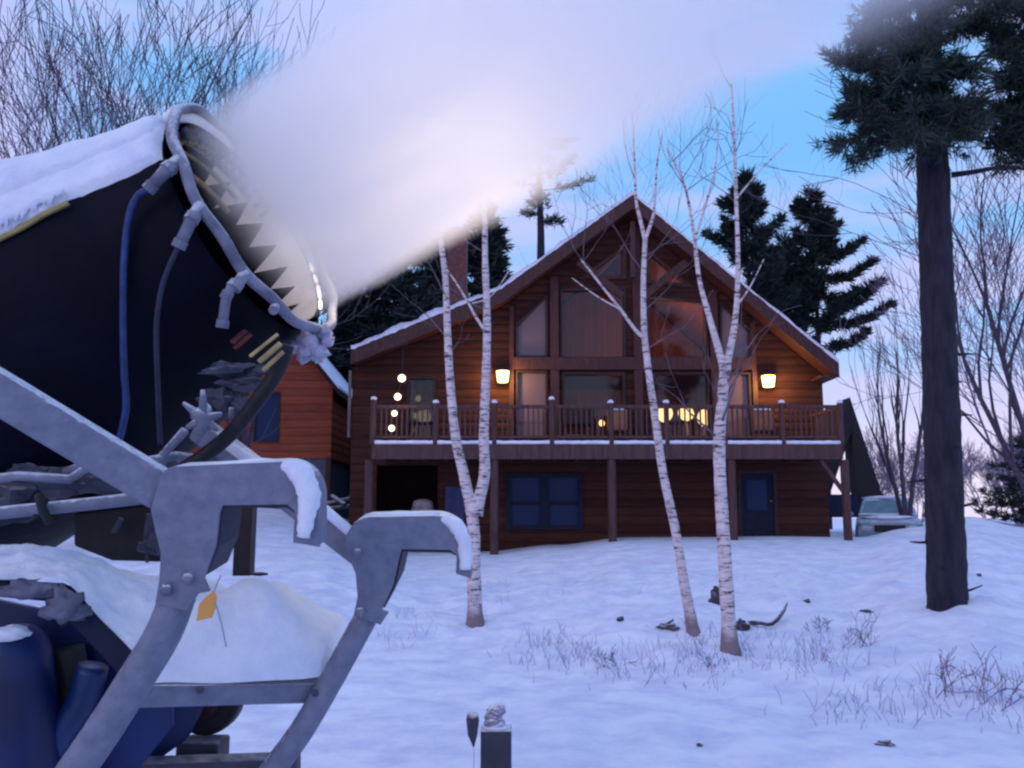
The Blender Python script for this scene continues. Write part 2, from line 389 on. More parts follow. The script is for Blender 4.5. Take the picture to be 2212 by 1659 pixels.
# side and rear walls, floors inside
YB = 37.0
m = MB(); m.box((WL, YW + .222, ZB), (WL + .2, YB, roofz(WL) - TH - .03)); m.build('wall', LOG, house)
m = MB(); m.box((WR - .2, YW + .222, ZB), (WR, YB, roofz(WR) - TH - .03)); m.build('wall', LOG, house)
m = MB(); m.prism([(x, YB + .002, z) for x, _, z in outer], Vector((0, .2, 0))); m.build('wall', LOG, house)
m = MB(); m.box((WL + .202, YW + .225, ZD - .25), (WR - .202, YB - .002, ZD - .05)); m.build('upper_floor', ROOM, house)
m = MB(); m.prism([(WL + .25, 30.5, ZD - .04), (WR - .25, 30.5, ZD - .04), (WR - .25, 30.5, roofz(WR) - .6), (peak.x, 30.5, peak.z - .5), (kink.x, 30.5, kink.z - .6), (WL + .25, 30.5, roofz(WL) - .6)], Vector((0, .2, 0))); m.build('interior_wall', VBOARD, house)
m = MB(); m.box((WL + .3, 26.8, 6.05), (WR - .3, 30.4, 6.2)); m.build('loft_beam', WOOD, house)
l = bpy.data.lights.new('loft_light', 'POINT'); l.energy = 150; l.color = (1, .50, .20); l.shadow_soft_size = .3
lo = bpy.data.objects.new('loft_light', l); lo.location = (4.6, 27.6, 7.4); C.objects.link(lo); lo['kind'] = 'structure'
lo = bpy.data.objects.new('loft_light', l.copy()); lo.data.energy = 50; lo.location = (3.6, 27.4, 5.0); C.objects.link(lo); lo['kind'] = 'structure'
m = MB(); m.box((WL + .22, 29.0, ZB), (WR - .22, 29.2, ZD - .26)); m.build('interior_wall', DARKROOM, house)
# warm lit log panel between the lamp bays
def frame_of(poly, name, fw, par, fm, Y=YW, d=.07):
    m = MB(); n = len(poly)
    cx = sum(p[0] for p in poly) / n; cz = sum(p[1] for p in poly) / n
    if n == 3: inner = [(lerp(x, cx, .26), lerp(z, cz, .26)) for x, z in poly]
    else: inner = [(x + (cx - x) * min(1, fw / max(.05, abs(cx - x))), z + (cz - z) * min(1, fw / max(.05, abs(cz - z)))) for x, z in poly]
    out = [(x - (cx - x) * .02, z - (cz - z) * .02) for x, z in poly]
    m.holed([(x, Y - d, z) for x, z in out], [[(x, Y - d, z) for x, z in inner]], Vector((0, d + .10, 0)))
    f = m.build(name, fm, par)
    return f, inner
for kind, poly, gm in upper:
    pm = MB(); pm.prism([(x, YW + .06, z) for x, z in poly], Vector((0, .02, 0)))
    f, inner = frame_of(poly, 'window', .05 if len(poly) == 4 else .12, house, DARKW if kind != 'tri' else WOOD)
    pm.build('pane', gm, f)
    if kind in ('trap', 'pane') and gm is GLASSB:
        b = MB(); zs = [z for _, z in inner]; z = min(zs) + .08
        xa = min(x for x, _ in inner); xb = max(x for x, _ in inner)
        while z < max(zs) - .05:
            # slat only where inside the (possibly slanted) pane
            zl = [q for q in poly]
            def top(x):
                up = sorted([q for q in poly if q[1] > min(zs) + .3]); (x0, z0), (x1, z1) = up[0], up[-1]
                return lerp(z0, z1, (x - x0) / max(.01, x1 - x0))
            xs_ = [xa + (xb - xa) * k / 12 for k in range(13) if top(xa + (xb - xa) * k / 12) > z + .04]
            if len(xs_) > 1: b.box((xs_[0], YW + .10, z), (xs_[-1], YW + .115, z + .05))
            z += .075
        b.build('blind', TARP, f)
# double basement window with sashes
k_, poly, gm = lower[0]
x0, z0 = poly[0]; x1, z1 = poly[2]
f, inner = frame_of(poly, 'window', .10, house, NAVY)
m = MB(); m.box((x0, YW + .06, z0), (x1, YW + .08, z1)); m.build('pane', gm, f)
mm = MB(); xm = (x0 + x1) / 2; mm.box((xm - .13, YW - .05, z0 + .09), (xm + .13, YW + .055, z1 - .09))
zm = (z0 + z1) / 2 - .05
mm.box((x0 + .1, YW - .03, zm - .04), (xm - .132, YW + .055, zm + .04)); mm.box((xm + .132, YW - .03, zm - .04), (x1 - .1, YW + .055, zm + .04))
mm.build('muntin', NAVY, f)
# basement door
k_, poly, gm = lower[1]
x0, z0 = poly[0]; x1, z1 = poly[2]
m = MB(); g = .17
m.holed([(x0, YW + .02, z0), (x1, YW + .02, z0), (x1, YW + .02, z1), (x0, YW + .02, z1)],
        [[(x0 + g, YW + .02, z0 + .75), (x1 - g, YW + .02, z0 + .75), (x1 - g, YW + .02, z1 - .2), (x0 + g, YW + .02, z1 - .2)]], Vector((0, .06, 0)))
dd = m.build('door', NAVY, house)
m = MB(); m.box((x0 + g - .02, YW + .04, z0 + .73), (x1 - g + .02, YW + .05, z1 - .18)); m.build('pane', gm, dd)
m = MB(); m.blob((x1 - .09, YW - .01, z0 + 1.0), .035, random.Random(1), rough=0); m.build('handle', BRASS, dd, smooth=True)
m = MB(); m.box((x0 - .10, YW - .03, z0), (x0 - .002, YW + .09, z1 + .1)); m.box((x1 + .002, YW - .03, z0), (x1 + .1, YW + .09, z1 + .1)); m.box((x0, YW - .03, z1 + .002), (x1, YW + .09, z1 + .1)); m.build('door_frame', DARKW, dd)
# big structural posts and beams on the glazed gable
m = MB()
for px_ in (1198, 1378, 1543):
    xa = X(px_ - 9, 800, YW); xb = X(px_ + 9, 800, YW); zt = roofz((xa + xb) / 2) - TH - .25
    m.box((xa, YW - .14, ZD + .02), (xb, YW - .002, zt))
for px_ in (1105, 1628):
    xa = X(px_ - 5, 800, YW); xb = X(px_ + 5, 800, YW); m.box((xa, YW - .10, ZD + .02), (xb, YW - .002, roofz((xa + xb) / 2) - TH - .2))
m.build('timber_post', WOOD, house)
m = MB(); a = rect(1108, 774, 1626, 800); m.box((a[0], YW - .17, a[1]), (a[2], YW - .143, a[3])); m.build('timber_beam', WOOD, house)
# gable truss members standing out in the overhang
m = MB()
def gb(p, q, w=.2):
    a = at(*p, YR + .35); b = at(*q, YR + .35); m.beam(a, b, .14, w, Vector((0, 0, 1)))
gb((1366, 480), (1366, 600), .14); gb((1250, 566), (1345, 640)); gb((1482, 566), (1390, 640))
m.build('gable_truss', WOOD, house)
# soffit boards, lit
def roofslab(p, q, y0, y1, t0, t1, mb):
    mb.add([(p.x, y0, p.z - t0), (q.x, y0, q.z - t0), (q.x, y1, q.z - t0), (p.x, y1, p.z - t0),
            (p.x, y0, p.z - t1), (q.x, y0, q.z - t1), (q.x, y1, q.z - t1), (p.x, y1, p.z - t1)],
           [(0, 1, 2, 3), (4, 7, 6, 5), (0, 4, 5, 1), (1, 5, 6, 2), (2, 6, 7, 3), (3, 7, 4, 0)])
cm = MB()
for p_, q_ in ((Vector((WL + .3, 0, roofz(WL) - .05)), kink), (kink, peak), (peak, Vector((WR - .25, 0, roofz(WR))))): roofslab(p_, q_, YW + .24, 30.49, TH + .05, TH + .12, cm)
cm.build('ceiling', VBOARD, house)
lext = Vector((lend.x - .05, 0, lend.z - .02)); rext = Vector((rend.x, 0, rend.z))
sl = (rend.z - peak.z) / (rend.x - peak.x)
m = MB()
roofslab(lext, kink, YR + .06, YB + .8, .02, TH - .03, m); m.build('roof', ROOFM, house); roof = m
rm = MB(); roofslab(kink, peak, YR + .06, YB + .8, .02, TH - .03, rm); rr = rm.build('roof', ROOFM, house)
rm = MB(); roofslab(peak, rext, YR + .06, YB + .8, .02, TH - .03, rm); rr2 = rm.build('roof', ROOFM, house)
sm = MB(); roofslab(lext, kink, YR + .10, YW - .005, TH - .025, TH, sm); roofslab(kink, peak, YR + .10, YW - .005, TH - .025, TH, sm); roofslab(peak, rext, YR + .10, YW - .005, TH - .025, TH, sm)
sm.build('soffit', WOOD, house)
fm = MB()
for p, q in ((lext, kink), (kink, peak), (peak, rext)): roofslab(p, q, YR, YR + .058, .0, .44, fm)
fm.build('fascia', WOOD, house)
fm = MB(); fm.box((rend.x - .5, YR + .06, rend.z - .42), (rend.x - .02, YB + .8, rend.z - .36)); fm.build('eave_soffit', WOOD, house)
# snow on the roof: lumpy thin sheet following each plane
def roofsnow(p, q, th, sd, y0=YR - .03):
    mb = MB(); n = 60; ny = 14; rng = random.Random(sd)
    for j in range(ny):
        y = y0 + (YB + .7 - y0) * (j / (ny - 1)) ** 1.5
        for i in range(n + 1):
            t = i / n; b = p.lerp(q, t); k = th * (.8 + .9 * noise.noise(Vector((b.x * 2.1, y, sd))) + .5 * noise.noise(Vector((b.x * 7, y, sd))))
            mb.v.append(Vector((b.x, y, b.z + max(.012, k))))
    top = list(mb.v)
    mb.f = [(j * (n + 1) + i, j * (n + 1) + i + 1, (j + 1) * (n + 1) + i + 1, (j + 1) * (n + 1) + i) for j in range(ny - 1) for i in range(n)]
    k = len(mb.v)
    for i in range(n + 1):
        b = p.lerp(q, i / n); mb.v.append(Vector((b.x, y0 + .01, b.z - .02 - .03 * rng.random())))
    for i in range(n): mb.f.append((i, i + 1, k + i + 1, k + i))
    return mb.build('roof_snow', SNOW, house, smooth=True, recalc=False)
roofsnow(lext, kink, .13, 1); roofsnow(kink, peak, .10, 2); roofsnow(peak, rext, .055, 3)
# chimney
cb = at(990, 640, 29.5)
m = MB(); x0 = X(966, 600, 29.5); x1 = X(1008, 600, 29.5); m.box((x0, 29.2, 7.0), (x1, 30.0, Z(505, 29.5))); ch = m.build('chimney', mat('chimney_brick', (.16, .06, .06), (.08, .03, .035), .85, 8, bump=.6), house)
m = MB(); m.box((x0 - .08, 29.12, Z(505, 29.5) + .002), (x1 + .08, 30.08, Z(505, 29.5) + .12)); m.build('chimney_cap', FOUND, ch)
# left corner trim / downspout
m = MB(); m.tube([(WL - .06, YW - .06, lend.z - .5), (WL - .06, YW - .06, Z(945, YW))], .045, 8); m.build('downspout', mat('downspout_paint', (.17, .15, .19), (.1, .09, .12), .5, 5), house)
# --- deck
dx0 = X(806, 960, YD); dx1 = X(1816, 960, YD)
m = MB(); m.box((dx0, YD + .05, ZD - .18), (dx1, YW - .004, ZD)); deck = m.build('deck', WOOD, house)
m = MB(); m.box((dx0 - .05, YD, ZD - .42), (dx1 + .05, YD + .048, ZD - .03)); m.box((dx0 + .1, YD + .052, ZD - .40), (dx0 + .2, YW - .01, ZD - .19))
x = dx0 + .6
while x < dx1: m.box((x, YD + .06, ZD - .38), (x + .05, YW - .01, ZD - .185)); x += .6
m.build('fascia_board', WOODL, deck)
railpx = [806, 941, 1068, 1192, 1320, 1440, 1565, 1690, 1816]
RT = Z(874, YD)
rx = [X(p, 915, YD + .08) for p in railpx]
for i, x in enumerate(rx):
    m = MB(); hi = RT + (.14 if i in (0, 3) else .05)
    m.tube([(x, YD + .09, ZD - .40 if i in (3,) else ZD - .02), (x, YD + .09, hi)], .075, 10, jit=.04, rng=random.Random(i)); p = m.build('rail_post', WOODL, deck)
    m = MB(); m.blob((x, YD + .09, hi + .03), .085, random.Random(i), 10, 6, .15, (1, 1, .7)); m.build('snow_cap', SNOW, p, smooth=True)
for i in range(8):
    m = MB(); a, b = rx[i] + .08, rx[i + 1] - .08
    m.box((a, YD + .05, RT - .09), (b, YD + .13, RT)); m.box((a, YD + .06, ZD + .13), (b, YD + .12, ZD + .2))
    n = int((b - a) / .135)
    for k in range(1, n): xx = a + (b - a) * k / n; m.box((xx - .021, YD + .07, ZD + .2), (xx + .021, YD + .11, RT - .09))
    m.build('railing_panel', WOODL, deck)
    m = MB(); rng = random.Random(i)
    segs = 16
    m.tube([(lerp(a - .02, b + .02, k / segs), YD + .03, ZD + .012 + .012 * rng.random()) for k in range(segs + 1)], [.045 + .012 * rng.random() for _ in range(segs + 1)], 8)
    m.build('snow_strip', SNOW, deck, smooth=True)
# side railing on the right
m = MB(); m.box((rx[8] - .04, YD + .2, RT - .09), (rx[8] + .04, YW, RT)); m.box((rx[8] - .03, YD + .2, ZD + .13), (rx[8] + .03, YW, ZD + .2))
y = YD + .3
while y < YW: m.box((rx[8] - .02, y, ZD + .2), (rx[8] + .02, y + .04, RT - .09)); y += .14
m.build('railing_panel', WOODL, deck)
for px_, pyb in ((796, 1180), (1068, 1190), (1322, 1170), (1582, 1165), (1828, 1165)):
    xx = X(px_, 1070, YD + .12); m = MB()
    m.tube([(xx, YD + .14, ground(xx, YD) - .3), (xx, YD + .14, ZD - .43)], .11, 12, jit=.04, rng=random.Random(px_)); m.build('deck_post', WOODL, deck, smooth=False)
xx = X(1828, 1070, YD + .12)
m = MB(); m.beam((xx, YD + .14, ZD - 1.35), (xx - .62, YD + .14, ZD - .45), .09, .12, Vector((0, 1, 0))); m.build('brace', WOODL, deck)
# deck furniture snow lumps and a grill
gr = empty('barbecue_grill', (X(1250, 860, 24.1), 24.1, ZD), 'covered grill with snow on its flat lid standing on the deck', 'grill')
m = MB(); c = gr.location; m.box((c.x - .42, 24.0, ZD + .55), (c.x + .42, 24.45, ZD + 1.05)); m.build('body', DARKW, gr, bevel=.05)
for sx_ in (-.36, .36):
    m = MB(); m.box((c.x + sx_ - .03, 24.05, ZD), (c.x + sx_ + .03, 24.4, ZD + .549)); m.build('leg', DARKW, gr)
m = MB(); m.blob((c.x, 24.2, ZD + 1.07), .40, random.Random(4), 14, 6, .1, (1, .55, .12)); m.build('snow_cap', SNOW, gr, smooth=True)
def chair(px_, lab, yy=24.2):
    x = X(px_, 900, yy); e = empty('deck_chair', (x, yy, ZD), lab, 'chair', 'wooden chairs on the deck')
    m = MB(); m.box((x - .28, yy - .25, ZD + .38), (x + .28, yy + .25, ZD + .43)); m.build('seat', WOODL, e)
    m = MB(); m.box((x - .28, yy + .2, ZD + .431), (x + .28, yy + .25, ZD + 1.02)); m.build('backrest', mat('chair_wood', (.36, .15, .08), (.25, .1, .06), .6, 5), e)
    for a in (-.25, .25):
        for b in (-.22, .22):
            m = MB(); m.box((x + a - .03, yy + b - .03, ZD), (x + a + .03, yy + b + .03, ZD + .379)); m.build('leg', WOODL, e)
    m = MB(); m.blob((x, yy + .22, ZD + 1.03), .25, random.Random(px_), 12, 6, .3, (1, .3, .15)); m.build('snow_cap', SNOW, e, smooth=True)
chair(1335, 'wooden deck chair beside the snow-covered grill')
chair(1652, 'wooden deck chair below the right-hand porch lamp')
# table with lamp glow inside: indoor lamps behind the glass
for i, (px_, py_, yy, s) in enumerate(((1436, 893, 26.2, .24), (1482, 893, 26.2, .24), (1522, 903, 26.1, .22), (1300, 914, 26.1, .09))):
    p = at(px_, py_, yy)
    labs = ['indoor lamp with tall glowing shade, leftmost behind the lit window', 'indoor lamp with round glowing shade in the middle of the lit window',
            'indoor lamp with low glowing shade at the right of the lit window', 'tiny glowing table lamp behind the grill window']
    e = empty('table_lamp', (p.x, p.y, ZD - .04), labs[i], 'lamp', 'glowing lamps inside the house')
    m = MB(); m.blob(p, s, random.Random(i), 12, 8, .08, (1, 1, 1.1 if i != 1 else .9)); m.build('lamp_shade', INLAMP, e, smooth=True)
    m = MB(); m.tube([(p.x, p.y, ZD - .05), (p.x, p.y, p.z - s)], [s * .5, .03], 8); m.build('base', mat('lamp_base', (.6, .35, .12), (.4, .2, .08), .5, 5), e)
    if i < 3:
        l = bpy.data.lights.new('indoor_light', 'POINT'); l.energy = 11; l.color = (1, .6, .28); l.shadow_soft_size = .15
        lo = bpy.data.objects.new('indoor_light', l); lo.location = (p.x, p.y - .3, p.z + .15); C.objects.link(lo); lo['kind'] = 'structure'
# porch lamps (lantern on the wall)
for i, (px_, py_) in enumerate(((1086, 814), (1660, 824))):
    p = at(px_, py_, YW - .2)
    m = MB(); m.box((p.x - .11, YW - .05, p.z - .2), (p.x + .11, YW - .003, p.z + .28)); pl = m.build('porch_lamp', DARKW, house)
    m = MB(); m.tube([(p.x, p.y, p.z - .15), (p.x, p.y, p.z + .16)], [.15, .19], 12); m.build('bulb', LAMPG, pl, smooth=False)
    m = MB(); m.tube([(p.x, p.y, p.z + .162), (p.x, p.y, p.z + .22), (p.x, p.y, p.z + .27)], [.15, .12, .02], 12); m.beam((p.x, YW - .05, p.z + .24), (p.x, p.y, p.z + .24), .03, .03); m.build('hood', DARKW, pl)
    l = bpy.data.lights.new('porch_light', 'POINT'); l.energy = 120; l.color = (1, .55, .15); l.shadow_soft_size = .1
    lo = bpy.data.objects.new('porch_light', l); lo.location = (p.x, p.y - .26, p.z - .04); C.objects.link(lo); lo['kind'] = 'structure'
    # warm log panel behind the lamp
# string of four round bulbs hanging on the left bay
fx = at(866, 780, 24.6)
sl_ = empty('string_light', (fx.x, 24.6, ZD), 'hanging string of four round white bulbs at the left end of the deck', 'string light')
bp = [at(868, 817, 23.3), at(859, 857, 23.1), at(852, 893, 23.1), at(846, 925, 23.1)]
m = MB(); m.tube([(at(872, 775, 24.6).x, 24.6, roofz(at(872, 775, 24.6).x) - .42)] + bp, .012, 5); m.build('cord', DARKW, sl_)
for p, r_ in zip(bp, (.10, .09, .075, .08)):
    m = MB(); m.blob(p, r_, random.Random(2), 14, 10, .02); m.build('bulb', BULB, sl_, smooth=True)
l = bpy.data.lights.new('string_glow', 'POINT'); l.energy = 4; l.color = (1, .8, .45); l.shadow_soft_size = .2
lo = bpy.data.objects.new('string_glow', l); lo.location = bp[1] + Vector((.25, -.1, 0)); C.objects.link(lo); lo['kind'] = 'structure'
# upper soffit glow: a ceiling lamp inside the gable
# under the deck: covered kettle and blue door
p = at(913, 1120, 25.0)
e = empty('covered_tank', (p.x, 25.0, .6), 'round pale covered tank under the deck at the left', 'tank')
m = MB(); m.tube(smooth_path([(p.x, 25.0, .62), (p.x, 25.0, 1.55), (p.x, 25.0, 1.95)], 4), smooth_vals([.50, .46, .27], 4), 18, jit=.02); m.build('body', TARP, e, smooth=True)
m = MB(); m.tube([(p.x, 25, 1.93), (p.x, 25, 2.12), (p.x, 25, 2.18)], [.30, .26, .1], 16); m.build('lid', TARP, e, smooth=True)
xa = X(962, 1080, YW - .05); xb = X(1003, 1080, YW - .05)
m = MB(); m.box((xa, YW - .06, .8), (xb, YW - .004, Z(1052, YW))); bd = m.build('door', BLUEDOOR, house); bd['label'] = 'blue basement door'

# ------------------------------------------------------------------ second cabin (left)
YC = 31.0
cab = empty('red_cabin', at(635, 1100, YC + 3), 'small orange-red cabin with horizontal siding behind the snow gun', 'cabin')
c0 = at(520, 985, YC); c1 = at(714, 985, YC); zt = Z(835, YC); ztp = Z(640, YC)
xl = c0.x - 2.2; xr = c1.x; zb = Z(990, YC)
wx0 = X(552, 900, YC); wx1 = X(601, 900, YC)
m = MB(); m.holed([(xl, YC, zb), (xr, YC, zb), (xr, YC, zt), ((xl + xr) / 2, YC, ztp), (xl, YC, zt)],
                  [[(wx0, YC, Z(952, YC)), (wx1, YC, Z(952, YC)), (wx1, YC, Z(850, YC)), (wx0, YC, Z(850, YC))]], Vector((0, .2, 0))); m.build('wall', CABIN, cab)
m = MB(); m.box((xr - .2, YC + .202, zb), (xr, YC + 6, zt)); m.build('wall', CABIN, cab)
m = MB(); m.box((xl + .1, YC + .05, .8), (xr - .1, YC + 6, zb - .003)); m.build('foundation', FOUND, cab)
m = MB(); m.box((xr - .16, YC - .03, zb - 1.6), (xr + .02, YC + .048, zb + .05)); m.build('corner_post', WOOD, cab)
m = MB(); m.box((wx0, YC + .06, Z(952, YC)), (wx1, YC + .10, Z(850, YC))); w = m.build('window', GLASSN, cab)
m = MB(); 
for a, b in (((wx0 - .06, Z(952, YC) - .06), (wx0, Z(850, YC) + .06)), ((wx1, Z(952, YC) - .06), (wx1 + .06, Z(850, YC) + .06)), ((wx0, Z(952, YC) - .06), (wx1, Z(952, YC))), ((wx0, Z(850, YC)), (wx1, Z(850, YC) + .06))):
    m.box((a[0], YC - .03, a[1]), (b[0], YC - .003, b[1]))
m.build('frame', DARKW, w)
mid = Vector(((xl + xr) / 2, 0, ztp)); re_ = Vector((xr + .3, 0, zt - .35)); le_ = Vector((xl - .3, 0, zt - .35))
m = MB(); roofslab(mid, re_, YC - .35, YC + 6.3, -.2, .0, m); ro = m.build('roof', ROOFM, cab)
m = MB(); roofslab(le_, mid, YC - .35, YC + 6.3, -.2, .0, m); m.build('roof', ROOFM, cab)
m = MB(); roofslab(mid, re_, YC - .38, YC + 6.3, -.32, -.202, m); m.build('snow_cover', SNOW, ro, bevel=.04)

# ------------------------------------------------------------------ A-frame at the right
YA = 33.0
ap = at(1836, 858, YA); fr_ = at(1920, 1100, YA); fl_ = at(1748, 1100, YA)
af = empty('a_frame_shed', (ap.x, YA, 1.0), 'dark steep A-frame shed beside the right end of the house', 'shed')
def slab(pa, pb, th, y0, y1):
    sg = 1 if pb.x > pa.x else -1
    mb = MB(); q = [pa, pb, Vector((pb.x - sg * th, 0, pb.z)), Vector((pa.x, 0, pa.z - th * abs(pb.z - pa.z) / abs(pb.x - pa.x)))]
    mb.prism([(v.x, y0, v.z) for v in q], Vector((0, y1 - y0, 0))); return mb
slab(ap, Vector((fr_.x, 0, fr_.z - .2)), .85, YA, YA + .8).build('roof', ROOFM, af)
slab(Vector((ap.x, 0, ap.z - .02)), Vector((fl_.x, 0, fl_.z - .2)), .5, YA + .01, YA + .8).build('roof', ROOFM, af)
m = MB(); z1 = Z(1068, YA); m.prism([(lerp(ap.x, fl_.x, .86), YA + .02, z1), (lerp(ap.x, fr_.x, .86), YA + .02, z1), (fr_.x - .1, YA + .02, fr_.z - .3), (fl_.x + .1, YA + .02, fl_.z - .3)], Vector((0, .1, 0))); m.build('front_panel', NAVY, af)

# ------------------------------------------------------------------ parked car
def make_car():
    yc = 26.5; c = at(1922, 1140, yc); z0 = ground(c.x, yc) - .12
    z0 = 1.7 - (1165 - 1115) / F * yc - .34
    e = empty('parked_car', (c.x, yc, z0), 'silver snow-dusted car parked right of the house behind the pine', 'car')
    w = .93; P = MB()
    # body side profile (y back, z up) lofted across x with tumblehome
    prof = [(-.05, .35), (-.08, .62), (0, .86), (.9, 1.0), (1.0, 1.03)]
    body = MB()
    secs = [(0, .36, .80, w * .93), (.15, .30, .92, w), (1.0, .28, 1.02, w), (2.9, .28, 1.06, w), (4.2, .30, 1.05, w), (4.5, .4, .95, w * .93)]
    ring = []
    for y, zlo, zhi, ww in secs:
        pts = [(-ww, zlo), (-ww * 1.03, (zlo + zhi) / 2), (-ww * .97, zhi - .08), (-ww * .85, zhi), (0, zhi + .05), (ww * .85, zhi), (ww * .97, zhi - .08), (ww * 1.03, (zlo + zhi) / 2), (ww, zlo)]
        k = len(body.v); body.v += [Vector((c.x + a, yc + y, z0 + b)) for a, b in pts]; ring.append((k, len(pts)))
    for (a, n), (b, _) in zip(ring, ring[1:]):
        for i in range(n): body.f.append((a + i, a + (i + 1) % n, b + (i + 1) % n, b + i))
    body.f.append(tuple(ring[0][0] + i for i in range(9))); body.f.append(tuple(ring[-1][0] + i for i in range(9)))
    bo = body.build('body', CARM, e, smooth=True, bevel=.02)
    g = MB()
    def frus(mb, y0, y1, z0_, y2, y3, z1_, w0, w1):
        mb.add([(c.x - w0, yc + y0, z0 + z0_), (c.x + w0, yc + y0, z0 + z0_), (c.x + w0, yc + y1, z0 + z0_), (c.x - w0, yc + y1, z0 + z0_),
                (c.x - w1, yc + y2, z0 + z1_), (c.x + w1, yc + y2, z0 + z1_), (c.x + w1, yc + y3, z0 + z1_), (c.x - w1, yc + y3, z0 + z1_)],
               [(0, 3, 2, 1), (4, 5, 6, 7), (0, 1, 5, 4), (1, 2, 6, 5), (2, 3, 7, 6), (3, 0, 4, 7)])
    frus(g, .95, 4.4, .98, 1.7, 3.8, 1.60, w * .93, w * .72); g.build('cabin', CARM, e, bevel=.09)
    g = MB(); p0 = Vector((0, .99, 1.07)); p1 = Vector((0, 1.60, 1.50)); nn = Vector((0, -.58, .82)) * .02
    q = [Vector((c.x - w * .80, yc, z0)) + p0 + nn, Vector((c.x + w * .80, yc, z0)) + p0 + nn, Vector((c.x + w * .66, yc, z0)) + p1 + nn, Vector((c.x - w * .66, yc, z0)) + p1 + nn]
    g.prism(q, nn); g.build('windshield', CARG, e, bevel=.01)
    r_ = MB(); r_.blob((c.x, yc + 2.7, z0 + 1.60), 1.0, random.Random(5), 20, 8, .08, (w * .74, 1.1, .10)); r_.build('roof_snow', SNOW, e, smooth=True)
    r_ = MB(); r_.blob((c.x, yc + .55, z0 + 1.0), .8, random.Random(6), 20, 8, .15, (w * 1.0, .55, .09)); r_.build('hood_snow', SNOW, e, smooth=True)
    for s in (-1, 1):
        h = MB(); h.blob((c.x + s * w * .68, yc + .02, z0 + .68), .15, random.Random(3), 12, 8, .02, (1.3, .5, .6)); h.build('headlight', mat('lens', (.5, .52, .6), (.35, .37, .45), .2, 8), e, smooth=True)
        mi = MB(); mi.blob((c.x + s * (w + .16), yc + 1.25, z0 + 1.08), .12, random.Random(3), 10, 8, .02, (1.1, .6, .8)); mi.build('mirror', CARM, e, smooth=True)
        for y in (.85, 3.7):
            t = MB(); t.tube([(c.x + s * (w - .2), yc + y, z0 + .34), (c.x + s * (w + .02), yc + y, z0 + .34)], .34, 20); t.build('wheel', BLACK, e)
    gr_ = MB(); gr_.box((c.x - .42, yc - .07, z0 + .58), (c.x + .42, yc + .1, z0 + .78)); gr_.build('grille', BLACK, e, bevel=.02)
    e.rotation_euler = (0, 0, -R(21))
    ww_ = MB(); ww_.tube([(c.x - w * .88, yc + 1.0, z0 + 1.1), (c.x, yc + .93, z0 + 1.09), (c.x + w * .88, yc + 1.0, z0 + 1.1)], .03, 6); ww_.build('cowl_snow', SNOW, e)
make_car()

# ------------------------------------------------------------------ trees
def rvec(rng, s=1): return Vector((rng.uniform(-s, s), rng.uniform(-s, s), rng.uniform(-s, s)))
def grow(mb, p, d, length, r, lvl, rng, maxl, wob=.18, up=.12, nch=(3, 5), sides=(8, 6, 5, 4, 3, 3), spread=(.45, .95), rmin=.006):
    n = 4 if lvl < 2 else 3
    pts = [p]; rad = [r]; cur = Vector(p); dd = Vector(d)
    for i in range(n):
        dd = (dd + rvec(rng, wob) + Vector((0, 0, up))).normalized()
        cur = cur + dd * (length / n); pts.append(Vector(cur)); rad.append(max(rmin, r * (1 - .62 * (i + 1) / n)))
    mb.tube(pts, rad, sides[min(lvl, 5)], cap=False)
    if lvl >= maxl: return
    k = rng.randint(*nch)
    for j in range(k):
        t = rng.uniform(.3, 1.0) if j else 1.0
        i = min(n - 1, int(t * n)); q = pts[i].lerp(pts[i + 1], min(1, t * n - i)) if i < n else pts[-1]
        base = (pts[i + 1] - pts[i]).normalized(); side = base.orthogonal().normalized(); side.rotate(Matrix.Rotation(rng.uniform(0, 6.28), 3, base))
        a = rng.uniform(*spread) * (.55 if t == 1 else 1)
        nd = (base * math.cos(a) + side * math.sin(a)).normalized()
        grow(mb, q, nd, length * rng.uniform(.5, .78), max(rmin, lerp(r, rad[-1], t) * rng.uniform(.5, .75)), lvl + 1, rng, maxl, wob, up, nch, sides, spread, rmin)
def bare_tree(name, base, h, seed, label, cat='tree', group=None, m=TWIG, stems=1, lean=.1, maxl=4, nch=(3, 5), r0=None, rmin=.008, spread=(.35, .8), up=.1, dirn=None):
    rng = random.Random(seed); e = empty(name, base, label, cat, group)
    r0 = r0 or h * .013
    tr = MB(); br = MB(); base = Vector(base)
    for s in range(stems):
        a = rng.uniform(0, 6.28); d = Vector((math.cos(a) * lean, math.sin(a) * lean, 1)) if dirn is None else (Vector(dirn) + rvec(rng, .15))
        d.normalize(); L = h * rng.uniform(.45, .6); n = 6; p = base + Vector((rng.uniform(-.15, .15), rng.uniform(-.15, .15), -.2)) * (stems > 1) + Vector((0, 0, -.2)); pts = [Vector(p)]; rad = [r0 * 1.15]
        for i in range(n):
            d = (d + rvec(rng, .07)).normalized(); p = p + d * (L / n); pts.append(Vector(p)); rad.append(r0 * (1 - .5 * (i + 1) / n))
        tr.tube(pts, rad, 8, cap=False)
        for j in range(rng.randint(*nch) + 3):
            t = rng.uniform(.35, 1) if j > 1 else 1; i = min(n - 1, int(t * n)); q = pts[i].lerp(pts[i + 1], min(1, t * n - i))
            bse = (pts[i + 1] - pts[i]).normalized(); sd = bse.orthogonal().normalized(); sd.rotate(Matrix.Rotation(rng.uniform(0, 6.28), 3, bse))
            an = rng.uniform(*spread) * (.4 if t == 1 else 1)
            grow(br, q, (bse * math.cos(an) + sd * math.sin(an)), h * rng.uniform(.22, .36), rad[i] * .62, 1, rng, maxl, .2, up, nch, rmin=rmin, spread=spread)
    tr.build('trunk', m, e, smooth=True, recalc=False); br.build('branches', m, e, recalc=False)
    return e
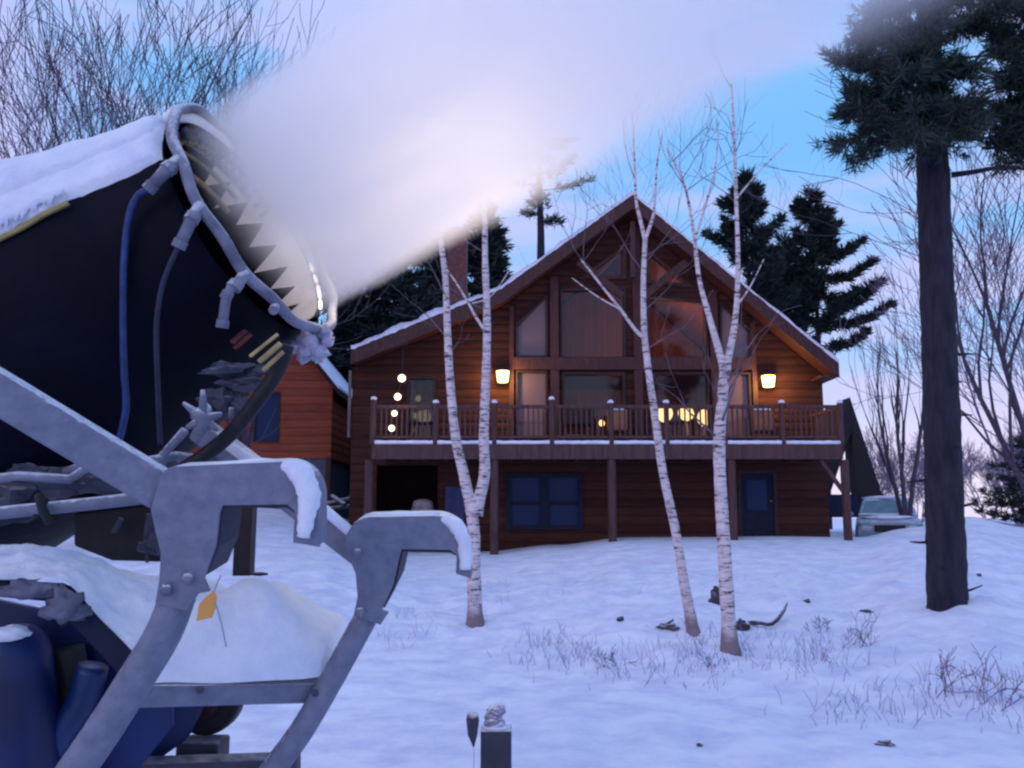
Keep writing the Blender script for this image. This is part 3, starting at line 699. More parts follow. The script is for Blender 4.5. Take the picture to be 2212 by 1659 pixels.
def needle_clump(mb, c, d, size, n, rng, w=.02, flat=.5):
    for _ in range(n):
        v = (rvec(rng, 1)); v.z *= flat; v = (v.normalized() * .9 + d * .75).normalized() * size * rng.uniform(.6, 1.15)
        s = v.cross(rvec(rng, 1)); 
        if s.length < 1e-4: continue
        s = s.normalized() * w * rng.uniform(.7, 1.3)
        o_ = c + rvec(rng, size * .25)
        k = len(mb.v); mb.v += [o_ - s * .6, o_ + s * .6, o_ + v * .6 + s * .8, o_ + v, o_ + v * .6 - s * .8]; mb.f.append((k, k + 1, k + 2, k + 3, k + 4))
def conifer(name, base, h, seed, label, group=None, r=2.6, z0f=.12, nb=70, m=NEED, lean=0, clump=.34, w=.03, per=12, sweep=.35, shape=None, cat='tree', gap=.0):
    rng = random.Random(seed); e = empty(name, base, label, cat, group); base = Vector(base)
    tr = MB(); fo = MB(); n = 8
    tp = [base + Vector((lean * (i / n) ** 1.3 * h + .05 * math.sin(i * 1.7), 0, h * i / n - .3)) for i in range(n + 1)]
    tr.tube(tp, [lerp(h * .018, .02, i / n) for i in range(n + 1)], 8, cap=False)
    for b in range(nb):
        t = lerp(z0f, .99, (b + rng.random() * .8) / nb); i = min(n - 1, int(t * n)); q = tp[i].lerp(tp[i + 1], t * n - i)
        rr = (shape(t) if shape else (1 - t) ** .75 * (1 - .5 * max(0, .25 - t) * 4)) * r * rng.uniform(.6, 1.2) + .25
        if rng.random() < gap: rr *= .4
        a = rng.uniform(0, 6.28); out = Vector((math.cos(a), math.sin(a), 0)); pts = [q]; K = max(3, int(rr / .3)); cur = Vector(q); dz = rng.uniform(-.05, .18)
        for k in range(K):
            cur = cur + (out * (rr / K) + Vector((0, 0, (dz + sweep * (k / K)) * rr / K))) + rvec(rng, .03); pts.append(Vector(cur))
        tr.tube(pts, [lerp(.03, .008, k / K) for k in range(K + 1)], 4, cap=False)
        for k in range(1, K + 1):
            f = k / K
            if f < .25 and rr > .8: continue
            dd = (pts[k] - pts[k - 1]).normalized()
            side = dd.cross(Vector((0, 0, 1))).normalized()
            for sgn in ((-1, 0, 1) if rr > .7 else (0,)):
                wdt = sgn * rng.uniform(.15, .35) * (1.2 - f) * min(1.2, rr)
                needle_clump(fo, pts[k] + side * wdt + Vector((0, 0, rng.uniform(-.04, .08))), (dd + side * sgn * .6 + Vector((0, 0, .35))).normalized(), clump, per, rng, w)
    tr.build('trunk', BARK, e, smooth=True, recalc=False); fo.build('foliage', m, e, recalc=False)
    return e

# --- birches
def birch(name, base, stems, label, seed):
    """stems: list of (pixel path, base radius, top radius) at the depth of the base"""
    b = Vector(base); e = empty(name, b, label, 'birch tree', 'white birches on the bank'); tr = MB(); tw = MB(); rng = random.Random(seed)
    for path, ra, rb, yo in stems:
        pts = [at(px, py, b.y + yo + k * .03) for k, (px, py) in enumerate(path)]
        if path[0] == 'x': pass
        sp = smooth_path(pts, 7); n = len(sp)
        rd = [lerp(ra, rb, (i / (n - 1)) ** .8) * (1 + .08 * noise.noise(sp[i] * 3)) for i in range(n)]
        if ra > .05: rd[0] *= 1.5; rd[1] *= 1.35; rd[2] *= 1.18; rd[3] *= 1.08
        tr.tube(sp, rd, 10, cap=True, jit=.04, rng=rng)
        # twigs along the upper part
        for _ in range(int(2 + n * .07)):
            i = int(rng.uniform(.6, 1) * (n - 1)); a = rng.uniform(0, 6.28)
            d = Vector((math.cos(a), .4 * math.sin(a), rng.uniform(.5, 1.3))).normalized()
            if ra > .03: grow(tw, sp[i], d, rng.uniform(.35, .9), max(.007, rd[i] * .25), 2, rng, 4, .2, .08, (2, 2), rmin=.0035)
    o = tr.build('trunk', BIRCH, e, smooth=True, recalc=False)
    # give the bark its own base height: object origin is at the foot
    tw.build('twigs', mat('birch_twig', (.16, .13, .16), (.08, .065, .09), .9, 6), e, recalc=False); return e
bA = on_ground(1027, 1350); bB = on_ground(1498, 1368); bC = on_ground(1576, 1408)
birch('birch_tree', bA, [([(1027, 1362), (1024, 1250), (1022, 1130), (1003, 1030), (985, 950), (972, 820), (966, 700), (962, 600), (950, 480), (958, 340)], .12, .032, 0),
                         ([(1024, 1110), (1046, 1030), (1045, 940), (1050, 800), (1052, 690), (1048, 560), (1047, 470), (1040, 330)], .10, .035, .02),
                         ([(1046, 712), (1025, 680), (1012, 655), (985, 610), (960, 575)], .028, .012, 0),
                         ([(1020, 655), (1060, 640), (1100, 585)], .012, .008, .02)], 'white birch forking low into two stems, left of the other birches', 3)
birch('birch_tree', bB, [([(1500, 1378), (1478, 1260), (1460, 1150), (1432, 1020), (1415, 900), (1398, 780), (1391, 700), (1390, 600), (1394, 510)], .075, .034, 0),
                         ([(1394, 520), (1382, 470), (1374, 430), (1370, 330), (1366, 240)], .035, .010, 0), ([(1394, 515), (1410, 470), (1414, 440), (1420, 350), (1432, 280)], .03, .008, 0),
                         ([(1392, 730), (1372, 712), (1340, 668), (1300, 618), (1255, 560)], .032, .012, -.02), ([(1340, 668), (1290, 640), (1235, 600)], .014, .007, 0)],
      'slender white birch leaning left in front of the glazed gable', 5)
birch('birch_tree', bC, [([(1578, 1420), (1570, 1280), (1562, 1150), (1556, 1040), (1554, 950), (1560, 860), (1567, 790)], .092, .064, 0),
                         ([(1565, 800), (1548, 740), (1528, 670), (1510, 600), (1498, 500), (1478, 400), (1440, 320)], .05, .012, 0),
                         ([(1566, 800), (1582, 730), (1591, 660), (1594, 560), (1590, 420), (1586, 300), (1580, 180)], .052, .014, .02),
                         ([(1500, 520), (1522, 450), (1545, 360), (1552, 260)], .022, .007, 0), ([(1590, 430), (1640, 370), (1700, 310)], .014, .006, 0), ([(1592, 660), (1620, 620), (1650, 560)], .014, .006, 0)],
      'white birch that forks into a wide V at deck height', 9)

# --- foreground pine (right)
pb = on_ground(2048, 1305)
def big_pine():
    rng = random.Random(11); e = empty('pine_tree', pb, 'tall dark pine with a thick bare trunk at the right of the bank', 'pine tree')
    Y = pb.y; tr = MB(); fo = MB()
    path = [(2049, 1345), (2047, 1290), (2040, 1100), (2034, 900), (2027, 700), (2019, 480), (2013, 300), (2005, 60), (1998, -250), (1990, -700)]
    pts = smooth_path([at(a, b, Y) for a, b in path], 6); n = len(pts); s = Y / F * 1.0
    rd = [s * lerp(41, 34, min(1, i / (n * .55))) * (1 if i < n * .6 else lerp(1, .35, (i / n - .6) / .4)) for i in range(n)]
    rd[0] *= 1.35; rd[1] *= 1.30; rd[2] *= 1.22; rd[3] *= 1.12; rd[4] *= 1.05
    # rugged bark plates
    k0 = len(tr.v); N = 40; ref = Vector((1, 0, 0)); sub = 6; full = []
    for i in range(n - 1):
        for q in range(sub): full.append((pts[i].lerp(pts[i + 1], q / sub), lerp(rd[i], rd[i + 1], q / sub)))
    full.append((pts[-1], rd[-1]))
    for p, r_ in full:
        for j in range(N):
            t = 2 * math.pi * j / N; v = Vector((math.cos(t), math.sin(t), 0))
            rr = r_ * (1 + .07 * noise.noise(Vector((v.x * 6, v.y * 6, p.z * 2.2))) + .05 * noise.noise(Vector((v.x * 16, v.y * 16, p.z * 7))))
            tr.v.append(p + v * rr)
    for i in range(len(full) - 1):
        for j in range(N):
            a = k0 + i * N + j; b = k0 + i * N + (j + 1) % N; tr.f.append((a, b, b + N, a + N))
    for k in range(9):
        i = int(n * .12) + k * int(n * .05); a_ = rng.uniform(-2.6, -.4) if k % 2 else rng.choice((3.05, .05)); d_ = Vector((math.cos(a_), math.sin(a_), rng.uniform(-.1, .35))).normalized()
        q0 = pts[min(i, n - 1)]; L_ = rng.uniform(.06, .28) + rd[min(i, n - 1)]; tr.tube([q0, q0 + d_ * L_ * .7, q0 + d_ * L_ + rvec(rng, .02)], [.026, .018, .008], 6)
    tr.build('trunk', BARK, e, smooth=True, recalc=False)
    br = MB()
    def limb(pxs, y1, r_, nsub, dens=1.0, size=.19):
        q = smooth_path([at(a, b, lerp(Y, y1, k / (len(pxs) - 1))) for k, (a, b) in enumerate(pxs)], 6)
        m_ = len(q); br.tube(q, [lerp(r_, r_ * .3, i / (m_ - 1)) for i in range(m_)], 6, cap=False)
        for k in range(int(nsub * .72)):
            i = int(rng.uniform(.25, 1) ** .8 * (m_ - 1)); dd = (q[min(i + 1, m_ - 1)] - q[max(i - 1, 0)]).normalized()
            side = rvec(rng); side.z *= .5; sd = (dd * .6 + side.normalized() * .8 + Vector((0, 0, .1))).normalized(); L = rng.uniform(.15, .5)
            sub_ = [q[i], q[i] + sd * L * .5 + rvec(rng, .04), q[i] + sd * L + Vector((0, 0, .06))]
            br.tube(sub_, [.014, .01, .006], 4, cap=False)
            for f in (.45, .7, 1.0):
                if rng.random() < dens: needle_clump(fo, q[i] + sd * L * f, (sd + Vector((0, 0, .3))).normalized(), size, 24, rng, .009, .8)
    # left-hand boughs seen at the crown
    for pxs, y1, k in (([(2010, 270), (1960, 262), (1900, 275), (1845, 300), (1822, 312)], Y - .6, 30), ([(2010, 300), (1975, 290), (1930, 300), (1880, 318)], Y + .4, 20),
                    ([(2005, 230), (1950, 215), (1890, 225), (1850, 240)], Y + .5, 34), ([(2005, 180), (1940, 160), (1880, 150), (1835, 130)], Y - .8, 40),
                    ([(2005, 200), (1960, 190), (1900, 200), (1860, 200)], Y - 1.0, 34), ([(2000, 130), (1950, 100), (1900, 80), (1870, 95)], Y + .8, 34),
                    ([(2000, 80), (1960, 40), (1930, 20), (1900, 40)], Y - .6, 34), ([(2015, 250), (2060, 230), (2090, 240)], Y - 1.2, 26), ([(2015, 210), (2050, 170), (2085, 150)], Y - 1.2, 30),
                    ([(2000, 40), (1990, 0), (1960, -40), (1920, -60)], Y + .6, 34), ([(2005, 100), (2060, 70), (2110, 60), (2150, 20)], Y - 1, 36), ([(2005, 30), (2060, 0), (2110, -20)], Y - .7, 36),
                    ([(2010, 240), (1990, 230), (1960, 245)], Y - 1.5, 34), ([(2010, 190), (1990, 170), (1950, 175)], Y - 1.6, 40), ([(2010, 130), (1985, 110), (1960, 120)], Y - 1.6, 40),
                    ([(2015, 280), (2035, 262), (2070, 280)], Y - 1.3, 30), ([(2010, 80), (2010, 60), (1985, 60)], Y - 1.8, 36),
                    ([(2010, 262), (1985, 270), (1950, 286)], Y - 1.0, 30), ([(2012, 292), (2000, 286), (1965, 296)], Y - .9, 26), ([(2012, 296), (2030, 286), (2060, 296)], Y - .9, 20),
                    ([(2000, -60), (1950, -100), (1900, -140)], Y, 30), ([(2000, -60), (2060, -100), (2120, -120)], Y, 30)):
        limb(pxs, y1, .05, k)
    # right boughs: bare limb plus dense sprays at the frame edge
    limb([(2055, 378), (2100, 372), (2160, 362), (2230, 364), (2320, 350)], Y - .5, .045, 0)
    limb([(2060, 300), (2100, 302), (2150, 296), (2230, 300)], Y - .4, .03, 10)
    for pxs, y1, k in (([(2050, 130), (2110, 122), (2170, 125), (2230, 150)], Y - .7, 22), ([(2130, 200), (2175, 190), (2215, 200), (2280, 210)], Y - .6, 40),
                    ([(2090, 270), (2140, 262), (2190, 270), (2260, 280)], Y - .3, 44), ([(2120, 320), (2160, 322), (2200, 335), (2260, 340)], Y - .3, 34),
                    ([(2140, 90), (2190, 80), (2240, 100)], Y - .9, 34), ([(2110, 30), (2180, 10), (2240, 20)], Y - .6, 40), ([(2120, 240), (2180, 240), (2230, 245)], Y + .4, 40), ([(2150, 160), (2195, 150), (2240, 170)], Y + .3, 30),
                    ([(2155, 290), (2190, 285), (2240, 300)], Y + .5, 36)):
        limb(pxs, y1, .02, k)
    br.build('branches', BARK, e, recalc=False)
    fo.build('foliage', NEEDG, e, recalc=False)
big_pine()

# --- conifers behind the house on the right
def gz(px, Y): return ground((px - CX) / F * Y, Y)
def place(px, Y): return Vector(((px - CX) / F * Y / .985, Y, gz(px, Y) - .2))
def hgt(py, Y, b): return at(CX, py, Y).z - b.z
def bough_pine(name, base, top, seed, label, group, tips, rprof, tlo, nb=46, size=.55):
    """pine with separate upswept boughs; tips: (height fraction, x reach) of the long boughs that stand out sideways"""
    rng = random.Random(seed); e = empty(name, base, label, 'pine tree', group); h = top - base.z; tr = MB(); fo = MB(); n = 10
    tp = [base + Vector((.06 * math.sin(i * 1.3), 0, h * i / n - .3 * (i == 0))) for i in range(n + 1)]
    tr.tube(tp, [lerp(.24, .03, i / n) for i in range(n + 1)], 8, cap=False)
    def bough(t, out, L, rise, dens=24):
        i = min(n - 1, int(t * n)); q = tp[i].lerp(tp[i + 1], t * n - i); K = max(4, int(L / .28)); pts = [q]
        for k in range(1, K + 1):
            f = k / K; pts.append(q + out * (L * f) + Vector((0, 0, L * (-.10 * math.sin(f * 3.1) + rise * f * f))) + rvec(rng, .03))
        tr.tube(pts, [lerp(.05, .01, k / K) for k in range(K + 1)], 4, cap=False)
        for k in range(1, K + 1):
            f = k / K
            if f < .18: continue
            dd = (pts[k] - pts[k - 1]).normalized(); side = dd.cross(Vector((0, 0, 1))).normalized()
            for sg in (-1, 0, 1):
                c = pts[k] + side * sg * rng.uniform(.1, .5) * (1.15 - f) * min(1, L / 2) + Vector((0, 0, rng.uniform(-.05, .1)))
                needle_clump(fo, c, (dd * 1.2 + side * sg * .5 + Vector((0, 0, .15))).normalized(), size * (1.1 - .35 * f), dens, rng, .035, .45)
    for b_ in range(nb):
        t = lerp(tlo, .985, (b_ + rng.random()) / nb); a = rng.uniform(0, 6.28); L = rprof(t) * rng.uniform(.75, 1.15)
        bough(t, Vector((math.cos(a), math.sin(a), 0)), L, .45)
    for t, L in tips: bough(t, Vector((1 if L > 0 else -1, rng.uniform(-.3, .1), 0)).normalized(), abs(L), .22, 34)
    needle_clump(fo, tp[-1], Vector((0, 0, 1)), .7, 60, rng, .03, .6)
    tr.build('trunk', BARK, e, smooth=True, recalc=False); fo.build('foliage', NEED, e, recalc=False); return e
def hf(py, Y, b, top): return (at(CX, py, Y).z - b.z) / (top - b.z)
b = place(1625, 39); tz = at(CX, 385, 39).z
bough_pine('pine_tree', b, tz, 21, 'dark pine rising behind the right roof slope, the left and taller of the pair', 'dark pines behind the house', [(hf(520, 39, b, tz), -1.7), (hf(450, 39, b, tz), -1.0), (hf(500, 39, b, tz), 1.5)], lambda t: 3.0 * max(0, 1 - t) ** .55 * (1 if t > .5 else .8), hf(800, 39, b, tz), 48)
b = place(1768, 41); tz = at(CX, 422, 41).z
bough_pine('pine_tree', b, tz, 22, 'dark pine right of the roof with long upswept boughs', 'dark pines behind the house',
           [(hf(y, 41, b, tz), L_) for y, L_ in ((545, 2.4), (600, 2.6), (640, 3.0), (690, 3.6), (590, -2.2), (560, 1.7), (745, 2.1), (665, 2.4), (500, 1.3))], lambda t: 3.0 * max(0, 1 - t) ** .5 * (.9 if t > .62 else .6), hf(715, 41, b, tz), 38)
b = place(1700, 44); tz = at(CX, 520, 44).z
bough_pine('pine_tree', b, tz, 23, 'shorter dark pine filling the gap behind the right roof slope', 'dark pines behind the house', [], lambda t: 2.8 * max(0, 1 - t) ** .5, hf(800, 44, b, tz), 44)
# --- conifers behind the house on the left
for i, (px_, Y, py_, r_, lab) in enumerate(((742, 38, 520, 3.2, 'dark spruce leftmost behind the house, next to the plume edge'), (850, 38, 480, 3.6, 'dark spruce above the low left roof slope'), (940, 46, 470, 3.0, 'dark spruce just left of the chimney'),
                           (1045, 43, 430, 2.6, 'dark spruce between the chimney and the tall bare trunk'))):
    b = place(px_, Y); conifer('spruce_tree', b, hgt(py_, Y, b), 30 + i, lab, 'dark spruces behind the left roof', r=r_, nb=150, per=15, clump=.6, w=.055, sweep=.1, gap=.15)
b = place(1168, 42); tp_z = hgt(120, 42, b); conifer('pine_tree', b, tp_z, 41, 'straight tall pine trunk with thin sprays behind the left roof slope', None, r=2.3, z0f=hf(475, 42, b, b.z + tp_z), nb=34, per=9, clump=.40, w=.03, gap=.45, shape=lambda t: .9)
b = place(2200, 26); conifer('spruce_tree', b, hgt(925, 26, b), 45, 'low dark bushy evergreen at the right edge of the snow crest', None, r=1.6, nb=60, per=16, clump=.26, w=.014, z0f=.05, sweep=.2, m=NEED)

# --- left bare trees (dense twigs above the snow gun)
LT = [(-60, 21, -700, .0), (90, 19, -760, .1), (235, 20, -420, .02), (345, 22, -500, .06), (440, 20, -420, .03), (560, 25, -200, .05), (150, 27, -100, .03), (0, 26, -50, .0)]
labs = ['bare tree at the far left edge above the snow gun', 'bare tree with a leaning trunk in the upper left corner', 'bare bushy tree above the snow-covered barrel', 'bare bushy tree just left of the barrel mouth',
        'bare tree directly above the barrel mouth', 'bare tree with thin twigs fading into the plume edge right of the barrel mouth', 'smaller bare tree behind the left bare trees', 'small bare tree low at the left edge behind the others', 'spare']
for i, (px_, Y, py_, ln) in enumerate(LT):
    b = place(px_, Y); h = hgt(py_, Y, b)
    bare_tree('bare_tree', b, h * .62 if i < 7 else h * .8, 60 + i, labs[i], group='bare trees above the snow gun', m=TWIG if i % 3 else TWIGP, stems=2 + (i % 2), lean=.26, maxl=4, nch=(2, 4), r0=.12 if i < 6 else .07, rmin=.008, spread=(.28, .7), up=.08)
# --- right bare trees
b = place(1932, 27); bare_tree('bare_tree', b, hgt(640, 27, b), 81, 'slim bare tree between the A-frame shed and the big pine', stems=3, lean=.09, m=TWIG, r0=.085, nch=(2, 3), rmin=.006, spread=(.12, .4), up=.34, maxl=3)
b = place(2270, 20); bare_tree('bare_tree', b, hgt(200, 20, b), 82, 'bare leaning tree right of the big pine', stems=2, m=TWIG, r0=.09, nch=(2, 4), rmin=.007, spread=(.3, .7), up=.08, dirn=(-.25, 0, 1))
b = place(2180, 33); bare_tree('bare_tree', b, hgt(560, 33, b), 83, 'bare tree with fine mauve twigs right of the pine trunk', stems=3, m=TWIGP, r0=.07, nch=(3, 4), rmin=.010, up=.08)
b = place(1400, 48); bare_tree('bare_tree', b, hgt(330, 48, b), 84, 'bare twiggy tree top showing above the roof peak', stems=2, m=TWIGP, r0=.06, nch=(2, 3), rmin=.007)
b = place(1690, 50); bare_tree('bare_tree', b, hgt(380, 46, b), 85, 'bare twiggy tree behind the dark pines', stems=2, m=TWIGP, r0=.06, nch=(2, 3), rmin=.007)
src = bare_tree('bare_tree', place(2000, 55), 5.5, 90, 'far bare tree between the slim tree and the pine trunk', stems=4, m=TWIGP, r0=.06, nch=(3, 4), rmin=.013, lean=.3, group='far bare trees on the horizon')
flab = ['far bare tree just right of the A-frame shed', 'far bare tree right of the pine trunk', 'far bare tree hidden low behind the evergreen', 'far bare tree left of the red cabin', 'far bare tree above the parked car']
for i, (px_, Y) in enumerate(((1890, 62), (2110, 58), (2190, 66), (480, 60), (1960, 70))):
    c = copy_tree(src); c.location = place(px_, Y); c.rotation_euler = (0, 0, i * 1.3); c.scale = (1, 1, random.Random(i).uniform(.85, 1.3)); c['label'] = flab[i]

# ------------------------------------------------------------------ small things on the snow
def rock(px, py, s, lab, sq=(1, .8, .8)):
    p = on_ground(px, py); m = MB(); m.blob(p + Vector((0, 0, s * .3)), s, random.Random(px), 12, 8, .45, sq)
    tag(m.build('rock', ROCK, smooth=False), lab, 'rock', 'rocks poking out of the snow')
rock(1547, 1305, .17, 'upright pointed dark rock beside the forked birch', (.6, .6, 1.1)); rock(1598, 1362, .13, 'dark rock right beside the foot of the forked birch')
rock(1443, 1360, .11, 'flat dark rock left of the leaning birch', (1.4, .7, .35)); rock(1912, 1610, .045, 'dark stone lying alone on the lane at lower right', (1.4, 1, .5))
rock(2115, 1245, .045, 'small dark stone right of the pine foot'); rock(1870, 1322, .05, 'flat dark stone left of the pine foot', (1.6, 1, .5)); rock(1743, 1302, .045, 'small dark stone between forked birch and pine'); rock(1340, 1340, .05, 'small dark stone left of the leaning birch on the bank')
rock(1512, 1614, .025, 'tiny pebble on the lane')
def fallen(pxs, lab, r=.03):
    pts = [on_ground(a, b) + Vector((0, 0, z)) for a, b, z in pxs]; m = MB(); m.tube(smooth_path(pts, 4), smooth_vals([r * 1.2] + [r] * (len(pts) - 2) + [r * .4], 4), 7, jit=.15)
    e = m.build('fallen_branch', ROCK); tag(e, lab, 'branch')
fallen([(1618, 1345, .0), (1640, 1356, .06), (1668, 1358, .06), (1690, 1345, .12), (1702, 1335, .2)], 'curved dark fallen branch right of the forked birch', .026)
fallen([(1425, 1362, .03), (1455, 1352, .08)], 'short dark stub of wood by the leaning birch foot', .028)
# dry grass / twigs poking from the bank
def grass():
    rng = random.Random(77); m = MB()
    zones = [(1060, 1320, 1380, 1440, 24), (1150, 1600, 1375, 1450, 40), (1600, 1760, 1370, 1460, 26), (1700, 1860, 1380, 1450, 26), (1850, 2180, 1440, 1520, 34), (1750, 2212, 1500, 1570, 40), (1250, 1500, 1400, 1470, 18), (1420, 1560, 1430, 1490, 10), (1040, 1800, 1250, 1380, 14), (850, 1010, 1330, 1400, 8), (560, 660, 1120, 1180, 8), (1480, 1620, 1370, 1420, 18)]
    for x0, x1, y0, y1, n in zones:
        for _ in range(n):
            p = on_ground(rng.uniform(x0, x1), rng.uniform(y0, y1)); k = rng.randint(1, 6); sp = rng.uniform(.05, .35)
            for _ in range(k):
                q = p + Vector((rng.gauss(0, sp), rng.gauss(0, sp), -.03)); h = rng.uniform(.05, .26); d = Vector((rng.gauss(0, .35), rng.gauss(0, .3), 1)).normalized()
                m.tube([q, q + d * h * .5, q + d * h + Vector((rng.gauss(0, .03), 0, -.01))], [.0045, .0035, .0018], 3, cap=False)
    o = m.build('dry_grass', GRASS, recalc=False); tag(o, 'dry grass and weed stems poking through the snow bank', 'grass', kind='stuff')
    for i, (a, b_, s, l_) in enumerate(((1855, 1398, .3, 'twiggy low shrub below the pine on the snow bank'), (1775, 1362, .17, 'small twiggy shrub right of the forked birch'), (2055, 1500, .3, 'twiggy weed clump near the right edge of the bank'), (1540, 1440, .15, 'tiny weed stalk in front of the forked birch'), (1330, 1440, .18, 'low weed clump in front of the basement window'), (2160, 1530, .28, 'weed clump at the right edge by the lane'))):
        p = on_ground(a, b_); mm = MB(); rg = random.Random(i)
        for _ in range(7): grow(mm, p + Vector((rg.gauss(0, s * .3), rg.gauss(0, s * .3), -.03)), Vector((rg.gauss(0, .6), rg.gauss(0, .4), 1)).normalized(), s * rg.uniform(.5, 1), (.0055), 3, rg, 5, .3, 0, (2, 3), rmin=.0035)
        tag(mm.build('shrub', mat('weed', (.22, .19, .29), (.13, .11, .19), .9, 5), recalc=False), l_, 'shrub', 'weed shrubs on the bank')
grass()
# woodpile remains left of the house
for i, (a, b_, c_, d_) in enumerate(((700, 1090, 770, 1075), (704, 1100, 775, 1092), (716, 1072, 745, 1090))):
    p = at(a, b_, 27.5); q = at(c_, d_, 27.2); m = MB(); m.tube([p, q], .07, 8, jit=.05); e = m.build('log', mat('bark_log', (.06, .05, .07), (.03, .025, .035), .9, 6, bump=.5, frost=.9, frost_lo=.35))
    tag(e, ['upper log lying in the snow left of the house', 'lower log lying in the snow left of the house', 'short snow-topped log propped across the other logs'][i], 'log', 'logs left of the house')

# ------------------------------------------------------------------ foreground posts
dd_ = 4.6
c = atd(1072, 1600, dd_); wr = 33 / F * dd_
e = empty('wooden_stake', (c.x, c.y, ground(c.x, c.y)), 'grey square post with a frosty tuft on top at the bottom of the picture', 'post')
zt = atd(1072, 1572, dd_).z
m = MB(); m.box((c.x - wr, c.y - wr, ground(c.x, c.y) - .3), (c.x + wr, c.y + wr, zt)); m.build('post', POSTM, e, bevel=.008)
m = MB(); m.blob((c.x, c.y, zt + .004), wr * 1.02, random.Random(2), 12, 6, .12, (1, 1, .12)); m.build('snow_cap', SNOW, e, smooth=True)
m = MB(); pts = [(c.x - .01, c.y, zt), (c.x - .015, c.y, zt + .05), (c.x + .005, c.y, zt + .085), (c.x + .045, c.y, zt + .098)]
m.tube(smooth_path(pts, 5), smooth_vals([wr * .75, wr * .62, wr * .52, wr * .3], 5), 12, jit=.12, rng=random.Random(9)); m.build('frost_tuft', mat('frosted_tuft', (.33, .33, .46), (.16, .16, .26), .8, 25, bump=.8, bscale=60, frost=.8, frost_lo=.3), e)
c2 = atd(1021, 1560, dd_ - .1); m = MB()
za = atd(1021, 1541, dd_ - .1).z; zb_ = atd(1021, 1612, dd_ - .1).z
r_ = 14 / F * dd_
stk = empty('reflector_stake', (c2.x, c2.y, ground(c2.x, c2.y)), 'thin stake with a dark pointed cone hanging beside the square post', 'stake')
m.tube([(c2.x + .006, c2.y, zb_), (c2.x, c2.y, lerp(zb_, za, .35)), (c2.x, c2.y, lerp(zb_, za, .8)), (c2.x, c2.y, za)], [.003, r_ * .72, r_, r_ * .8], 14); m.build('cone', POSTM, stk, smooth=True)
m = MB(); m.tube([(c2.x + .006, c2.y, zb_ + .01), (c2.x + .014, c2.y, ground(c2.x, c2.y) - .1)], .0035, 6); m.build('rod', mat('pale_rod', (.6, .6, .75), (.45, .45, .6), .6, 9), stk)

# ------------------------------------------------------------------ THE SNOW GUN
MC = atd(546.6, 486.5, 3.05)                                     # mouth centre
ax = (RIGHT * .865 + UP * .479 - FWD * .150).normalized()    # blowing direction
ev = (FWD - ax * FWD.dot(ax)).normalized()                  # away from the camera
eu = ev.cross(ax).normalized()
if eu.z < 0: eu = -eu
def G(s, r, th):                                            # s along axis, th=0 at top (eu), +90 away (ev)
    return MC + ax * s + (eu * math.cos(th) + ev * math.sin(th)) * r
gun = empty('snow_gun', (MC.x - .3, MC.y, ground(MC.x, MC.y)), 'large dark fan snow gun on a frosted steel frame blowing a white plume', 'snow gun')
def lathe(prof, N=72, wob=0, closed=False, t0=0, t1=2 * math.pi):
    m = MB(); full = abs(t1 - t0 - 2 * math.pi) < 1e-6; M = N if full else N + 1
    for s, r in prof:
        for j in range(M):
            t = t0 + (t1 - t0) * j / N; w = wob * noise.noise(Vector((s * 2.2, math.cos(t) * 1.6, math.sin(t) * 1.6))) if wob else 0
            m.v.append(G(s, r + w, t))
    for i in range(len(prof) - 1):
        for j in range(N):
            a = i * M + j; b = i * M + (j + 1) % M; m.f.append((a, b, b + M, a + M))
    return m
prof = [(-.035, .392), (-.05, .405), (-.12, .415), (-.14, .422), (-.30, .458), (-.31, .464), (-.45, .505), (-.62, .556), (-.64, .562), (-.85, .60), (-1.1, .62), (-1.5, .62), (-1.8, .58), (-1.81, .0)]
def bs0(s):
    for (a, b), (c_, d_) in zip(prof, prof[1:]):
        if c_ <= s <= a and a != c_: return lerp(b, d_, (s - a) / (c_ - a))
    return prof[0][1]
pp = []
for (a, b), (c_, d_) in zip(prof, prof[1:]):
    k = max(1, int(abs(c_ - a) / .03))
    pp += [(lerp(a, c_, i / k), lerp(b, d_, i / k)) for i in range(k)]
pp.append(prof[-1])
lathe(pp, 96, .016).build('barrel', BARREL, gun, smooth=True, recalc=False)
lathe([(-1.0, .28), (-.5, .345), (-.2, .371), (-.02, .378), (0, .384), (0, .391), (-.035, .3925)], 96).build('barrel_lining', INNER, gun, smooth=True, recalc=False)
lathe([(-.9, .0), (-.9, .29)], 48).build('fan_grille', INNER, gun)
# rim band and nozzle ring inside
lathe([(-.075, .372), (-.075, .362), (-.045, .364), (-.045, .375)], 40, t0=-.6, t1=1.0).build('nozzle_ring', RINGM, gun)
m = MB()
for k in range(10):
    t = -.45 + k * .14; m.tube([G(-.055, .364, t), G(-.045, .342, t), G(-.03, .339, t)], [.009, .010, .005], 7)
m.build('nozzles', BRASS, gun)
m = MB()
for t0_, t1_, rr in ((-.10, .95, .35), (-.05, 1.0, .325)):
    m.tube([G(-.10 - (.35 - rr) * 2, rr, lerp(t0_, t1_, i / 16)) for i in range(17)], .008 if rr > .34 else .011, 6)
m.build('nozzle_manifold', mat('manifold_brass', (.20, .17, .13), (.06, .05, .045), .5, 20, bump=.4), gun, smooth=True)
# bolt lugs and clamps on the upper rim
m = MB(); rng = random.Random(6)
for k in range(14):
    t = -.25 + k * .11; m.tube([G(-.02, .380, t), G(-.02, .352 - rng.uniform(0, .02), t)], rng.uniform(.009, .016), 7); m.tube([G(-.07, .364, t + .05), G(.0, .36, t + .05)], .007, 6)
m.build('clamp', STEELD, gun)
